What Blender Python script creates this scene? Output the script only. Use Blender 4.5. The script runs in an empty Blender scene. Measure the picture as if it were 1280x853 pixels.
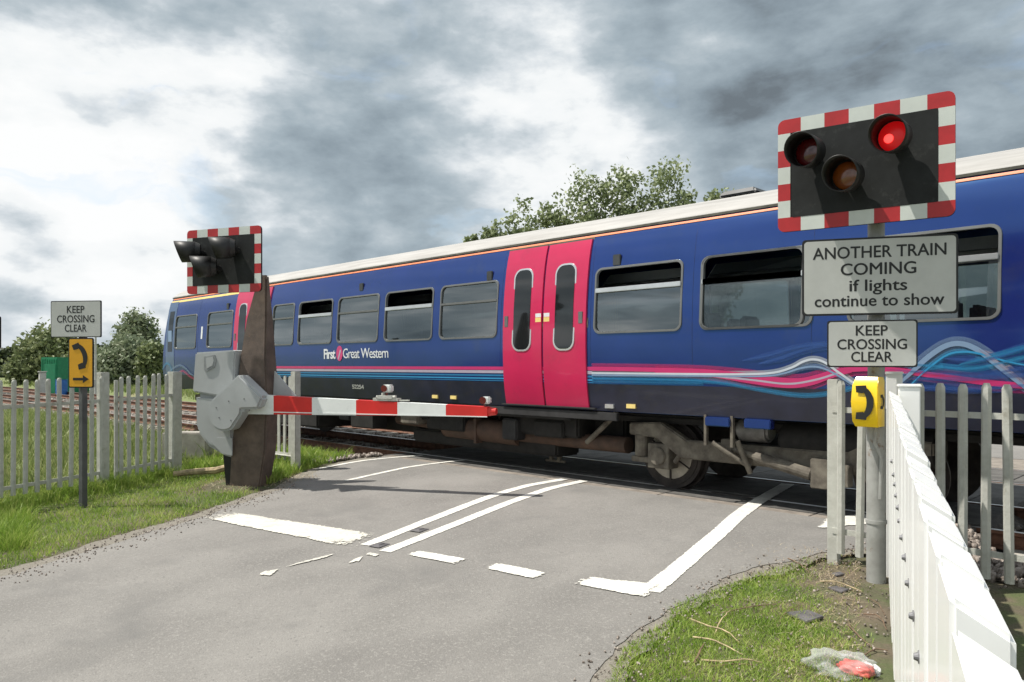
import bpy, bmesh, math, random
import numpy as np
from mathutils import Vector, Matrix
rng = np.random.default_rng(7); random.seed(7)
S = bpy.context.scene
COL = S.collection
# ------------------------------------------------------------------ camera, sky, sun, exposure
EYE = 1.52; FPX = 950.0; HY = 456.5
FW = Vector((-.7034, .7108, 0)); RT = Vector((.7108, .7034, 0)); UP = Vector((0, 0, 1))
cam = bpy.data.objects.new('camera', bpy.data.cameras.new('camera')); COL.objects.link(cam)
cam.data.sensor_width = 36; cam.data.lens = FPX/1280*36; cam.data.clip_start = .05; cam.data.clip_end = 3000
cam.data.shift_y = (HY-426.5)/1280
cam.location = (0, 0, EYE); cam.rotation_euler = (-FW).to_track_quat('Z', 'Y').to_euler()
S.camera = cam
SUNV = Vector((-.377, -.373, 1.0)).normalized()
sun = bpy.data.objects.new('sun', bpy.data.lights.new('sun', 'SUN')); COL.objects.link(sun)
sun.data.energy = 5.0; sun.data.angle = math.radians(.6); sun.data.color = (1, .95, .87)
sun.location = (-20, -20, 60); sun.rotation_euler = SUNV.to_track_quat('Z', 'Y').to_euler()
S.view_settings.view_transform = 'Standard'; S.view_settings.look = 'None'
S.view_settings.exposure = .28; S.view_settings.gamma = 1

def cam2w(d, r, z): return FW*d + RT*r + UP*z
def raydir(px, py): return (FW + RT*((px-640)/FPX) + UP*((HY-py)/FPX)).normalized()

W = bpy.data.worlds.new('World'); S.world = W; W.use_nodes = True
nt = W.node_tree; N = nt.nodes; L = nt.links
for n in list(N): N.remove(n)
def wn(t, **k):
    n = N.new(t)
    for a, b in k.items(): setattr(n, a, b)
    return n
out = wn('ShaderNodeOutputWorld'); bg = wn('ShaderNodeBackground'); L.new(bg.outputs[0], out.inputs[0])
bg.inputs[1].default_value = .1
sky = wn('ShaderNodeTexSky', sky_type='NISHITA', sun_disc=False)
sky.sun_elevation = math.asin(SUNV.z); sky.sun_rotation = math.atan2(SUNV.x, SUNV.y)
sky.air_density = 1.2; sky.dust_density = 2.0
tc = wn('ShaderNodeTexCoord')
def vmath(op, a, b=None):
    n = wn('ShaderNodeVectorMath', operation=op)
    for i, v in enumerate((a, b)):
        if v is None: continue
        if isinstance(v, (tuple, Vector)): n.inputs[i].default_value = tuple(v)
        elif isinstance(v, float): n.inputs['Scale'].default_value = v
        else: L.new(v, n.inputs[i])
    return n
def fmath(op, a, b):
    n = wn('ShaderNodeMath', operation=op)
    for i, v in enumerate((a, b)):
        if isinstance(v, (float, int)): n.inputs[i].default_value = v
        else: L.new(v, n.inputs[i])
    return n.outputs[0]
dirn = vmath('NORMALIZE', tc.outputs['Generated']).outputs[0]
strt = vmath('MULTIPLY', dirn, (1, 1, 1.9)).outputs[0]
wz = wn('ShaderNodeTexNoise'); L.new(strt, wz.inputs['Vector']); wz.inputs['Scale'].default_value = 4.5; wz.inputs['Detail'].default_value = 7; wz.inputs['Roughness'].default_value = .5
wc = vmath('SUBTRACT', wz.outputs['Color'], (.5, .5, .5)).outputs[0]
wsn = vmath('SCALE', wc, .26); wd = vmath('NORMALIZE', vmath('ADD', dirn, wsn.outputs[0]).outputs[0]).outputs[0]
n1 = wn('ShaderNodeTexNoise'); L.new(vmath('MULTIPLY', wd, (1, 1, 1.8)).outputs[0], n1.inputs['Vector'])
n1.inputs['Scale'].default_value = 3.4; n1.inputs['Detail'].default_value = 10; n1.inputs['Roughness'].default_value = .6
n2 = wn('ShaderNodeTexNoise'); L.new(vmath('MULTIPLY', dirn, (1, 1, 2.2)).outputs[0], n2.inputs['Vector']); n2.inputs['Scale'].default_value = 7.5; n2.inputs['Detail'].default_value = 12; n2.inputs['Roughness'].default_value = .55
val = fmath('ADD', fmath('MULTIPLY', fmath('SUBTRACT', n1.outputs[0], .5), .75), .60)
val = fmath('ADD', val, fmath('MULTIPLY', fmath('SUBTRACT', n2.outputs[0], .5), 1.2))
BL = [  # cloud masses: direction seen at, angular radius, brightness change
 (110,190,11,.30),(40,260,9,.32),(210,120,6,.30),(300,160,6,.24),(120,280,5,.30),(690,165,6,.26),(790,210,6,.26),(620,20,4,.12),(560,70,5,.02),(60,120,8,.26),
 (150,342,4,.30),(650,230,6,.22),(870,215,5,.22),(60,330,5,.16),(420,70,6,.14),(1210,240,6,.16),
 (280,250,7,-.14),(400,250,8,-.08),(340,310,6,-.14),(500,290,7,-.18),(560,150,7,-.12),(200,300,5,-.26),(590,270,6,-.10),(560,40,6,-.12),(170,210,4,-.12),(420,160,6,-.08),(60,10,9,-.30),(230,30,8,-.26),(400,20,6,-.16),
 (30,390,6,-.26),(110,380,6,-.24),(1010,60,13,-.27),(850,70,8,-.24),(1180,40,11,-.27),(930,190,7,-.20),(1080,160,8,-.14),(1260,120,9,-.16)]
BL += [((-.86,-.50,.05),0,6,.35),((-.78,-.62,.10),0,5,-.35),((-.70,-.70,.06),0,5,.3),((-.45,-.89,.12),0,6,-.35),((-.92,-.38,.12),0,7,-.25),((-.35,-.93,.2),0,8,.3)]  # unseen bright and dark patches behind the camera, added for the train window reflections
for px, py, rad, amp in BL:
    dt = wn('ShaderNodeVectorMath', operation='DOT_PRODUCT'); L.new(wd, dt.inputs[0]); dt.inputs[1].default_value = tuple(raydir(px, py)) if not isinstance(px, tuple) else tuple(Vector(px).normalized())
    mr = wn('ShaderNodeMapRange', interpolation_type='SMOOTHSTEP'); L.new(dt.outputs['Value'], mr.inputs[0])
    mr.inputs[1].default_value = math.cos(math.radians(rad*1.35)); mr.inputs[2].default_value = math.cos(math.radians(rad*.25))
    mr.inputs[3].default_value = 0; mr.inputs[4].default_value = amp*.55
    val = fmath('ADD', val, mr.outputs[0])
cr = wn('ShaderNodeValToRGB'); L.new(val, cr.inputs[0])
e = cr.color_ramp.elements
def lin(r, g, b): return tuple(((c/255+.055)/1.055)**2.4 if c > 10 else c/255/12.92 for c in (r, g, b))+(1,)
e[0].position = .0; e[0].color = lin(112,122,130)
e[1].position = 1.0; e[1].color = lin(253, 254, 254)
for p, c in ((.20, (142,156,166)), (.40, (166,180,189)), (.55, (188,199,206)), (.67, (216,223,228)), (.80, (244,247,248))):
    k = e.new(p); k.color = lin(*c)
csc = vmath('SCALE', cr.outputs[0], 8.3).outputs[0]
# thin blue gaps where the cloud deck breaks
gp = wn('ShaderNodeTexNoise'); L.new(vmath('MULTIPLY', wd, (1, 1, 3.2)).outputs[0], gp.inputs['Vector']); gp.inputs['Scale'].default_value = 4.3; gp.inputs['Detail'].default_value = 6
gm = wn('ShaderNodeMapRange', interpolation_type='SMOOTHSTEP'); L.new(gp.outputs[0], gm.inputs[0]); gm.inputs[1].default_value = .56; gm.inputs[2].default_value = .68; gm.inputs[4].default_value = .35
mx = wn('ShaderNodeMix', data_type='RGBA'); L.new(gm.outputs[0], mx.inputs[0]); L.new(csc, mx.inputs[6]); L.new(vmath('SCALE', sky.outputs[0], 1.5).outputs[0], mx.inputs[7])
L.new(mx.outputs[2], bg.inputs[0])

# ------------------------------------------------------------------ materials
MATS = {}
def mat(name, col, rough=.6, metal=0, var=.12, scale=6, bump=0, bscale=60, col2=None, spec=.5, coat=0, stretch=None, emit=None, thr=None):
    if name in MATS: return MATS[name]
    m = bpy.data.materials.new(name); m.use_nodes = True; MATS[name] = m
    n = m.node_tree.nodes; l = m.node_tree.links; b = n['Principled BSDF']
    b.inputs['Roughness'].default_value = rough; b.inputs['Metallic'].default_value = metal
    b.inputs['Specular IOR Level'].default_value = spec; b.inputs['Coat Weight'].default_value = coat; b.inputs['Coat Roughness'].default_value = .06
    t = n.new('ShaderNodeTexCoord'); src = t.outputs['Object']
    if stretch:
        mp = n.new('ShaderNodeMapping'); l.new(src, mp.inputs[0]); mp.inputs['Scale'].default_value = stretch; src = mp.outputs[0]
    z = n.new('ShaderNodeTexNoise'); z.inputs['Scale'].default_value = scale; z.inputs['Detail'].default_value = 6; z.inputs['Roughness'].default_value = .62; l.new(src, z.inputs['Vector'])
    r = n.new('ShaderNodeValToRGB'); l.new(z.outputs[0], r.inputs[0])
    lo, hi = thr or (.35, .65)
    r.color_ramp.elements[0].position = lo; r.color_ramp.elements[1].position = hi
    c2 = col2 or tuple(c*(1-var*2) for c in col)
    r.color_ramp.elements[0].color = (*c2, 1); r.color_ramp.elements[1].color = (*[min(1, c*(1+var)) if col2 is None else c for c in col], 1)
    l.new(r.outputs[0], b.inputs['Base Color'])
    if bump:
        z2 = n.new('ShaderNodeTexNoise'); z2.inputs['Scale'].default_value = bscale; z2.inputs['Detail'].default_value = 4; l.new(src, z2.inputs['Vector'])
        bp = n.new('ShaderNodeBump'); bp.inputs['Strength'].default_value = bump; bp.inputs['Distance'].default_value = .02; l.new(z2.outputs[0], bp.inputs['Height']); l.new(bp.outputs[0], b.inputs['Normal'])
    if emit:
        b.inputs['Emission Color'].default_value = (*emit[0], 1); b.inputs['Emission Strength'].default_value = emit[1]
    return m
def overlay(m, col, scale, lo, hi, detail=8, rough=.7):
    """a second noise layer of another colour (stains, moss, wear) over a mat() material"""
    n = m.node_tree.nodes; l = m.node_tree.links; b = n['Principled BSDF']
    old = b.inputs['Base Color'].links[0].from_socket
    g = n.new('ShaderNodeNewGeometry')
    z = n.new('ShaderNodeTexNoise'); z.inputs['Scale'].default_value = scale; z.inputs['Detail'].default_value = detail; z.inputs['Roughness'].default_value = rough; l.new(g.outputs['Position'], z.inputs['Vector'])
    mr = n.new('ShaderNodeMapRange'); l.new(z.outputs[0], mr.inputs[0]); mr.inputs[1].default_value = lo; mr.inputs[2].default_value = hi
    mxx = n.new('ShaderNodeMix'); mxx.data_type = 'RGBA'; l.new(mr.outputs[0], mxx.inputs[0]); l.new(old, mxx.inputs[6]); mxx.inputs[7].default_value = (*col, 1)
    l.new(mxx.outputs[2], b.inputs['Base Color']); return m
M = {}
M['asphalt'] = mat('asphalt', (.205,.196,.183), .9, var=.10, scale=1.1, bump=.5, bscale=130, stretch=(1,.6,1))
overlay(M['asphalt'], (.255,.245,.228), 42, .52, .66, 4); overlay(M['asphalt'], (.15,.144,.135), 34, .57, .68, 5); overlay(M['asphalt'], (.155,.15,.142), .9, .52, .72)
M['chipping'] = mat('loose_chippings', (.26,.24,.205), .95, scale=60, col2=(.16,.145,.12), bump=.6, bscale=150)
def paintmat(name, col, off):
    m = mat(name, col, .75, var=.07, scale=5, bump=.3, bscale=150); n = m.node_tree.nodes; l = m.node_tree.links; b = n['Principled BSDF']
    overlay(m, tuple(c*.62 for c in col), 9, .50, .72, 8)
    at_ = n.new('ShaderNodeAttribute'); at_.attribute_name = 'edge'; g_ = n.new('ShaderNodeNewGeometry')
    z = n.new('ShaderNodeTexNoise'); z.inputs['Scale'].default_value = 22; z.inputs['Detail'].default_value = 10; z.inputs['Roughness'].default_value = .72; l.new(g_.outputs['Position'], z.inputs['Vector'])
    z2 = n.new('ShaderNodeTexNoise'); z2.inputs['Scale'].default_value = 3.2; l.new(g_.outputs['Position'], z2.inputs['Vector'])
    m1 = n.new('ShaderNodeMath'); m1.operation = 'MULTIPLY_ADD'; l.new(z.outputs[0], m1.inputs[0]); m1.inputs[1].default_value = 2.4; m1.inputs[2].default_value = -1.2+off
    m3 = n.new('ShaderNodeMath'); m3.operation = 'MULTIPLY_ADD'; l.new(z2.outputs[0], m3.inputs[0]); m3.inputs[1].default_value = .9; l.new(m1.outputs[0], m3.inputs[2])
    m2 = n.new('ShaderNodeMath'); m2.operation = 'ADD'; l.new(m3.outputs[0], m2.inputs[0]); l.new(at_.outputs['Fac'], m2.inputs[1])
    r = n.new('ShaderNodeMapRange'); l.new(m2.outputs[0], r.inputs[0]); r.inputs[1].default_value = .86; r.inputs[2].default_value = 1.0; l.new(r.outputs[0], b.inputs['Alpha']); return m
M['paint'] = paintmat('road_paint', (.68,.665,.61), .20); M['worn_paint'] = paintmat('worn_road_paint', (.58,.56,.50), -.22); M['stop_paint'] = paintmat('stop_line_paint', (.60,.58,.515), .06)
M['soil'] = mat('soil', (.13,.10,.07), .95, scale=3, col2=(.075,.07,.04), bump=.8, bscale=40)
overlay(M['soil'], (.07,.095,.03), 1.6, .45, .62)
M['field'] = mat('field_grass', (.17,.19,.075), .95, scale=.35, col2=(.12,.16,.05), bump=.8, bscale=8)
overlay(M['field'], (.19,.17,.09), .25, .52, .68)
M['ballast_bed'] = mat('ballast_bed', (.20,.18,.16), .95, scale=18, col2=(.07,.06,.05), bump=1, bscale=30)
M['concrete'] = mat('concrete', (.36,.34,.30), .9, scale=5, var=.15, bump=.3, bscale=50)
M['dark_panel'] = mat('crossing_rubber', (.10,.095,.088), .85, scale=4, var=.2, bump=.4, bscale=120)
M['edge_panel'] = mat('crossing_edge', (.235,.205,.175), .9, scale=6, var=.15, bump=.4, bscale=120)
M['rail'] = mat('rusty_rail', (.16,.075,.045), .75, scale=12, var=.25)
M['rail_top'] = mat('rail_head', (.55,.53,.5), .3, metal=.9, var=.1)
M['galv'] = mat('galvanised', (.52,.525,.48), .62, scale=9, col2=(.40,.40,.36), bump=.1)
overlay(M['galv'], (.27,.25,.19), 6, .58, .75)
M['pole'] = mat('grey_pole', (.36,.365,.35), .55, scale=5, col2=(.25,.25,.235)); overlay(M['pole'], (.16,.09,.05), 9, .60, .70)
M['darkpole'] = mat('dark_pole', (.10,.105,.105), .6, metal=.2, var=.15)
M['white'] = mat('white_gloss', (.90,.905,.89), .38, var=.01, scale=3, coat=.2); overlay(M['white'], (.60,.62,.52), 5, .66, .82)
M['boltdark'] = mat('zinc_bolt', (.22,.22,.23), .5, metal=.6)
M['signgrey'] = mat('sign_face', (.51,.52,.495), .5, var=.04, scale=4)
M['sq_white'] = mat('reflective_white', (.56,.60,.565), .45, var=.03)
M['sq_red'] = mat('reflective_red', (.42,.018,.022), .42, var=.08)
M['signback'] = mat('sign_border', (.012,.012,.013), .5, var=.1)
M['black'] = mat('letter_black', (.012,.013,.013), .5, var=.05)
M['board'] = mat('matt_black_board', (.022,.024,.024), .55, scale=5, col2=(.014,.015,.015)); overlay(M['board'], (.045,.047,.045), 7, .56, .72)
M['board'].node_tree.nodes['Principled BSDF'].inputs['Specular IOR Level'].default_value = .2
M['hood'] = mat('lamp_hood', (.014,.014,.014), .5, var=.2)
M['yellow'] = mat('phone_yellow', (.86,.58,.012), .3, var=.03, coat=.4)
M['amber'] = mat('amber_sign', (.72,.36,.012), .5, var=.03)
M['red'] = mat('barrier_red', (.60,.022,.018), .42, var=.06, scale=3)
M['barwhite'] = mat('barrier_white', (.74,.77,.75), .4, var=.04, scale=3); overlay(M['barwhite'], (.50,.51,.48), 7, .6, .8)
M['housing'] = mat('barrier_grey', (.40,.417,.42), .5, var=.05, scale=2.5, coat=.1); overlay(M['housing'], (.34,.35,.345), 1.8, .5, .9, 4, .5)
M['column'] = mat('rusty_column', (.155,.115,.09), .75, scale=5, col2=(.085,.064,.052), bump=.25, bscale=80); overlay(M['column'], (.15,.085,.05), 24, .61, .70)
M['tar'] = mat('black_base', (.014,.013,.013), .6)
M['lens_red'] = mat('lens_red_dark', (.11,.004,.005), .15, coat=.8)
M['lens_lit'] = mat('lens_red_lit', (.62,.01,.012), .3, emit=((1,.010,.012), .22))
M['lens_amber'] = mat('lens_amber', (.30,.075,.01), .2, coat=.8)
M['slate'] = mat('slate', (.10,.095,.10), .8, var=.2); M['twig'] = mat('dry_twig', (.42,.33,.20), .85, var=.25, scale=15); M['darktwig'] = mat('dark_twig', (.17,.11,.07), .85, var=.25, scale=15)
M['bark'] = mat('bark', (.13,.10,.075), .9, scale=8, var=.3, bump=.5)
M['green'] = mat('container_green', (.01,.20,.09), .5, var=.1); M['blue'] = mat('drum_blue', (.02,.13,.42), .5, var=.1)
# train
M['livery'] = mat('indigo_livery', (.013,.020,.140), .20, var=.06, scale=1.4, coat=.3)
def waviness(m, st, sc):
    n = m.node_tree.nodes; l = m.node_tree.links; z = n.new('ShaderNodeTexNoise'); z.inputs['Scale'].default_value = sc; z.inputs['Detail'].default_value = 2; t = n.new('ShaderNodeTexCoord'); l.new(t.outputs['Object'], z.inputs['Vector'])
    bp = n.new('ShaderNodeBump'); bp.inputs['Strength'].default_value = st; bp.inputs['Distance'].default_value = .02; l.new(z.outputs[0], bp.inputs['Height']); l.new(bp.outputs[0], n['Principled BSDF'].inputs['Normal'])
_b = M['livery'].node_tree.nodes['Principled BSDF']; _b.inputs['IOR'].default_value = 2.1; _b.inputs['Specular Tint'].default_value = (.20,.55,1,1)
M['lowlivery'] = mat('navy_skirt', (.017,.019,.042), .35, scale=3, var=.15, coat=.25); overlay(M['lowlivery'], (.036,.032,.03), 3, .54, .78)
M['cabblue'] = mat('cab_blue', (.06,.11,.22), .3, var=.06, coat=.5)
M['pink'] = mat('door_magenta', (.54,.016,.085), .3, var=.04, scale=2, coat=.4)
waviness(M['livery'], .12, 1.6); waviness(M['pink'], .10, 2.0)
overlay(M['livery'], (.03,.032,.10), 2.2, .56, .85); overlay(M['pink'], (.40,.022,.075), 3.5, .55, .8)
M['roof'] = mat('train_roof', (.40,.39,.375), .6, scale=3, col2=(.30,.29,.275), stretch=(.35,3,3))
M['roofdark'] = mat('roof_centre', (.30,.30,.30), .7, scale=3, stretch=(.4,2,2))
M['solebar'] = mat('solebar_grime', (.027,.026,.027), .7, scale=4, var=.25); M['under'] = mat('underframe_black', (.016,.0145,.013), .8, scale=6, var=.3)
M['bogie'] = mat('bogie_grime', (.19,.17,.135), .85, scale=7, col2=(.085,.072,.058)); M['exhaust'] = mat('rusty_exhaust', (.10,.058,.04), .8, scale=5, col2=(.06,.037,.026))
M['wheel'] = mat('wheel_steel', (.06,.05,.045), .6, metal=.3, var=.25); M['disc'] = mat('brake_disc', (.48,.44,.37), .5, metal=.4, var=.15)
M['frame'] = mat('window_frame', (.17,.175,.175), .42, metal=.3, var=.06); M['bar'] = mat('window_bar', (.74,.75,.76), .25, metal=.7, var=.05)
M['gutter'] = mat('gutter_dark', (.10,.095,.075), .7, var=.2); M['orange'] = mat('cantrail_orange', (.78,.26,.12), .5, var=.05); M['cream'] = mat('cantrail_yellow', (.80,.62,.22), .5, var=.05)
M['s_pink'] = mat('stripe_pink', (.55,.03,.16), .3, coat=.4, var=.03); M['s_lav'] = mat('stripe_lavender', (.42,.37,.46), .3, coat=.4, var=.03)
M['s_blue'] = mat('stripe_blue', (.02,.17,.36), .3, coat=.4, var=.03); M['s_cyan'] = mat('stripe_cyan', (.03,.27,.52), .3, coat=.4, var=.03); M['s_white'] = mat('stripe_white', (.55,.60,.66), .3, coat=.4, var=.03)
M['s_mid'] = mat('stripe_dull_blue', (.035,.10,.33), .3, coat=.4, var=.03); M['s_wisp'] = mat('stripe_wisp', (.20,.30,.46), .3, coat=.4, var=.03)
M['letter'] = mat('letter_white', (.72,.74,.76), .4, var=.02); M['dimletter'] = mat('letter_grey', (.45,.46,.43), .5, var=.05)
M['inside'] = mat('saloon_lining', (.22,.23,.23), .6, var=.05); M['seat'] = mat('moquette', (.025,.03,.075), .9, scale=30, var=.3); M['darkglass'] = mat('dark_glass', (.012,.014,.015), .05, spec=.8, var=.05)
M['duct'] = mat('air_duct', (.05,.055,.06), .5); M['silver'] = mat('silver_tank', (.24,.23,.22), .5, metal=.3, var=.2)
def glass(name, tint, base=(.01,.012,.012)):
    m = bpy.data.materials.new(name); m.use_nodes = True; n = m.node_tree.nodes; l = m.node_tree.links; n.clear()
    o = n.new('ShaderNodeOutputMaterial'); tr = n.new('ShaderNodeBsdfTransparent'); tr.inputs[0].default_value = (*tint, 1)
    gl = n.new('ShaderNodeBsdfGlossy'); gl.inputs['Roughness'].default_value = .03; gl.inputs[0].default_value = (.9,.95,.95,1)
    fr = n.new('ShaderNodeFresnel'); fr.inputs[0].default_value = 1.7
    nz = n.new('ShaderNodeTexNoise'); nz.inputs['Scale'].default_value = 3; bp = n.new('ShaderNodeBump'); bp.inputs['Strength'].default_value = .05; l.new(nz.outputs[0], bp.inputs['Height']); l.new(bp.outputs[0], gl.inputs['Normal'])
    ml = n.new('ShaderNodeMath'); ml.operation = 'MULTIPLY_ADD'; l.new(fr.outputs[0], ml.inputs[0]); ml.inputs[1].default_value = 1.6; ml.inputs[2].default_value = .12; ml.use_clamp = True
    mi = n.new('ShaderNodeMixShader'); l.new(ml.outputs[0], mi.inputs[0]); l.new(tr.outputs[0], mi.inputs[1]); l.new(gl.outputs[0], mi.inputs[2]); l.new(mi.outputs[0], o.inputs[0]); return m
M['glass'] = glass('train_glass', (.40,.46,.46))
def leafmat(name, a, b, c, scale=2.2, trans=.35):
    m = bpy.data.materials.new(name); m.use_nodes = True; n = m.node_tree.nodes; l = m.node_tree.links; n.clear()
    o = n.new('ShaderNodeOutputMaterial'); g = n.new('ShaderNodeNewGeometry')
    z = n.new('ShaderNodeTexNoise'); z.inputs['Scale'].default_value = scale; z.inputs['Detail'].default_value = 3; l.new(g.outputs['Position'], z.inputs['Vector'])
    w = n.new('ShaderNodeTexWhiteNoise'); 
    rr = g.outputs['Random Per Island']
    ad = n.new('ShaderNodeMath'); ad.operation = 'MULTIPLY_ADD'; l.new(rr, ad.inputs[0]); ad.inputs[1].default_value = .5; l.new(z.outputs[0], ad.inputs[2])
    r = n.new('ShaderNodeValToRGB'); l.new(ad.outputs[0], r.inputs[0]); e = r.color_ramp.elements
    e[0].position = .45; e[0].color = (*a, 1); e[1].position = 1.02; e[1].color = (*c, 1); k = e.new(.72); k.color = (*b, 1)
    d = n.new('ShaderNodeBsdfPrincipled'); d.inputs['Roughness'].default_value = .5; d.inputs['Specular IOR Level'].default_value = .35; l.new(r.outputs[0], d.inputs['Base Color'])
    t = n.new('ShaderNodeBsdfTranslucent'); l.new(r.outputs[0], t.inputs[0]); mi = n.new('ShaderNodeMixShader'); mi.inputs[0].default_value = trans
    l.new(d.outputs[0], mi.inputs[1]); l.new(t.outputs[0], mi.inputs[2]); l.new(mi.outputs[0], o.inputs[0]); return m
M['grass'] = leafmat('grass_blades', (.14,.235,.03), (.245,.38,.052), (.43,.49,.14), 3, .42)
M['weeds'] = leafmat('weed_leaves', (.12,.17,.045), (.21,.27,.08), (.36,.38,.17), 1.2, .35)
M['leaf_poplar'] = leafmat('poplar_leaves', (.12,.155,.07), (.23,.28,.13), (.38,.42,.25), 1.0, .3)
M['leaf_willow'] = leafmat('willow_leaves', (.14,.18,.105), (.22,.265,.16), (.31,.34,.23), .8, .25)
M['leaf_bush'] = leafmat('bush_leaves', (.11,.145,.06), (.18,.22,.095), (.27,.30,.15), .8, .25)
M['leaf_dark'] = leafmat('hedge_leaves', (.030,.045,.022), (.050,.07,.032), (.08,.10,.045), .5, .2)

# ------------------------------------------------------------------ builders
class MB:
    def __init__(s): s.v = []; s.f = []; s.m = []; s.mats = []; s.mi = 0
    def use(s, m):
        if m not in s.mats: s.mats.append(m)
        s.mi = s.mats.index(m); return s
    def add(s, vs, fs):
        o = len(s.v); s.v += [tuple(v) for v in vs]; s.f += [tuple(i+o for i in f) for f in fs]; s.m += [s.mi]*len(fs); return s
    def box(s, c, sz, rz=0, top=1.0, rx=0):
        x, y, z = (k/2 for k in sz); vs = []
        for dz in (-1, 1):
            k = top if dz > 0 else 1
            for dx, dy in ((-1,-1),(1,-1),(1,1),(-1,1)): vs.append(Vector((dx*x*k, dy*y*k, dz*z)))
        R = Matrix.Rotation(rz, 3, 'Z') @ Matrix.Rotation(rx, 3, 'X')
        return s.add([R@v+Vector(c) for v in vs], [(3,2,1,0),(4,5,6,7),(0,1,5,4),(1,2,6,5),(2,3,7,6),(3,0,4,7)])
    def tube(s, p, q, r, r2=None, n=12, cap=True):
        p, q = Vector(p), Vector(q); r2 = r if r2 is None else r2
        a = (q-p).normalized(); u = a.orthogonal().normalized(); w = a.cross(u)
        vs = []
        for c, rr in ((p, r), (q, r2)):
            for i in range(n): t = 2*math.pi*i/n; vs.append(c+(u*math.cos(t)+w*math.sin(t))*rr)
        fs = [(i, (i+1)%n, n+(i+1)%n, n+i) for i in range(n)]
        if cap: fs += [tuple(range(n-1,-1,-1)), tuple(range(n, 2*n))]
        return s.add(vs, fs)
    def path(s, pts, rs, n=6):
        pts = [Vector(p) for p in pts]; vs = []; k = len(pts)
        for i, p in enumerate(pts):
            a = (pts[min(i+1,k-1)]-pts[max(i-1,0)]).normalized(); u = a.cross(Vector((.3,.2,.93))).normalized(); w = a.cross(u)
            for j in range(n): t = 2*math.pi*j/n; vs.append(p+(u*math.cos(t)+w*math.sin(t))*rs[i])
        fs = [(i*n+j, i*n+(j+1)%n, (i+1)*n+(j+1)%n, (i+1)*n+j) for i in range(k-1) for j in range(n)]
        fs += [tuple(range(n-1,-1,-1)), tuple(range((k-1)*n, k*n))]
        return s.add(vs, fs)
    def prism(s, poly, y0, y1):
        """polygon in (x,z) extruded along y; front face at y0"""
        n = len(poly); a = sum(poly[i][0]*poly[(i+1)%n][1]-poly[(i+1)%n][0]*poly[i][1] for i in range(n))
        if a < 0: poly = poly[::-1]
        vs = [(x, y0, z) for x, z in poly]+[(x, y1, z) for x, z in poly]
        return s.add(vs, [tuple(range(n)), tuple(range(2*n-1, n-1, -1))]+[((i+1)%n, i, n+i, n+(i+1)%n) for i in range(n)])
    def loft(s, rings):
        n = len(rings[0]); vs = [p for r in rings for p in r]; k = len(rings)
        fs = [(i*n+j, i*n+(j+1)%n, (i+1)*n+(j+1)%n, (i+1)*n+j) for i in range(k-1) for j in range(n)]
        fs += [tuple(range(n-1,-1,-1)), tuple(range((k-1)*n, k*n))]
        return s.add(vs, fs)
    def build(s, name, m=None, parent=None, smooth=False, bevel=0, loc=None, rz=0):
        me = bpy.data.meshes.new(name); me.from_pydata(s.v, [], s.f)
        if s.mats:
            for q in s.mats: me.materials.append(q)
            me.polygons.foreach_set('material_index', s.m)
        if m: me.materials.append(m)
        if smooth is True: me.polygons.foreach_set('use_smooth', [True]*len(me.polygons))
        o = bpy.data.objects.new(name, me); COL.objects.link(o); o.parent = parent
        bm = bmesh.new(); bm.from_mesh(me); bmesh.ops.recalc_face_normals(bm, faces=bm.faces)
        if bevel: bmesh.ops.bevel(bm, geom=[ed for ed in bm.edges if len(ed.link_faces) == 2 and ed.calc_face_angle(0) > .5], offset=bevel, segments=2, affect='EDGES', clamp_overlap=True)
        bm.to_mesh(me); bm.free()
        if smooth == 'auto':
            me.polygons.foreach_set('use_smooth', [True]*len(me.polygons)); me.set_sharp_from_angle(angle=math.radians(38))
        if loc is not None: o.location = loc
        o.rotation_euler.z = rz
        return o
def tag(o, label, cat, group=None):
    o['label'] = label; o['category'] = cat
    if group: o['group'] = group
    return o
def thing(name, label, cat, loc=(0,0,0), rz=0, group=None):
    o = bpy.data.objects.new(name, None); COL.objects.link(o); o.location = loc; o.rotation_euler.z = rz; o.empty_display_size = .1
    return tag(o, label, cat, group)
def struct(o): o['kind'] = 'structure'; return o
def stuff(o): o['kind'] = 'stuff'; return o
def quick(name, V, Fc, m, parent=None, k=3):
    """numpy faces of k corners"""
    me = bpy.data.meshes.new(name); V = np.asarray(V, np.float32); Fc = np.asarray(Fc, np.int32)
    me.vertices.add(len(V)); me.vertices.foreach_set('co', V.ravel()); me.loops.add(Fc.size); me.loops.foreach_set('vertex_index', Fc.ravel())
    me.polygons.add(len(Fc)); me.polygons.foreach_set('loop_start', np.arange(0, Fc.size, k, dtype=np.int32)); me.polygons.foreach_set('loop_total', np.full(len(Fc), k, np.int32))
    me.update(calc_edges=True); me.validate()
    if m: me.materials.append(m)
    o = bpy.data.objects.new(name, me); COL.objects.link(o); o.parent = parent; return o
def rrect(w, h, r, n=5, cx=0, cz=0):
    p = []
    for sx, sz, a0 in ((1,1,0),(-1,1,90),(-1,-1,180),(1,-1,270)):
        for i in range(n+1):
            a = math.radians(a0+90*i/n); p.append((cx+sx*(w/2-r)+r*math.cos(a), cz+sz*(h/2-r)+r*math.sin(a)))
    return p
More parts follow.
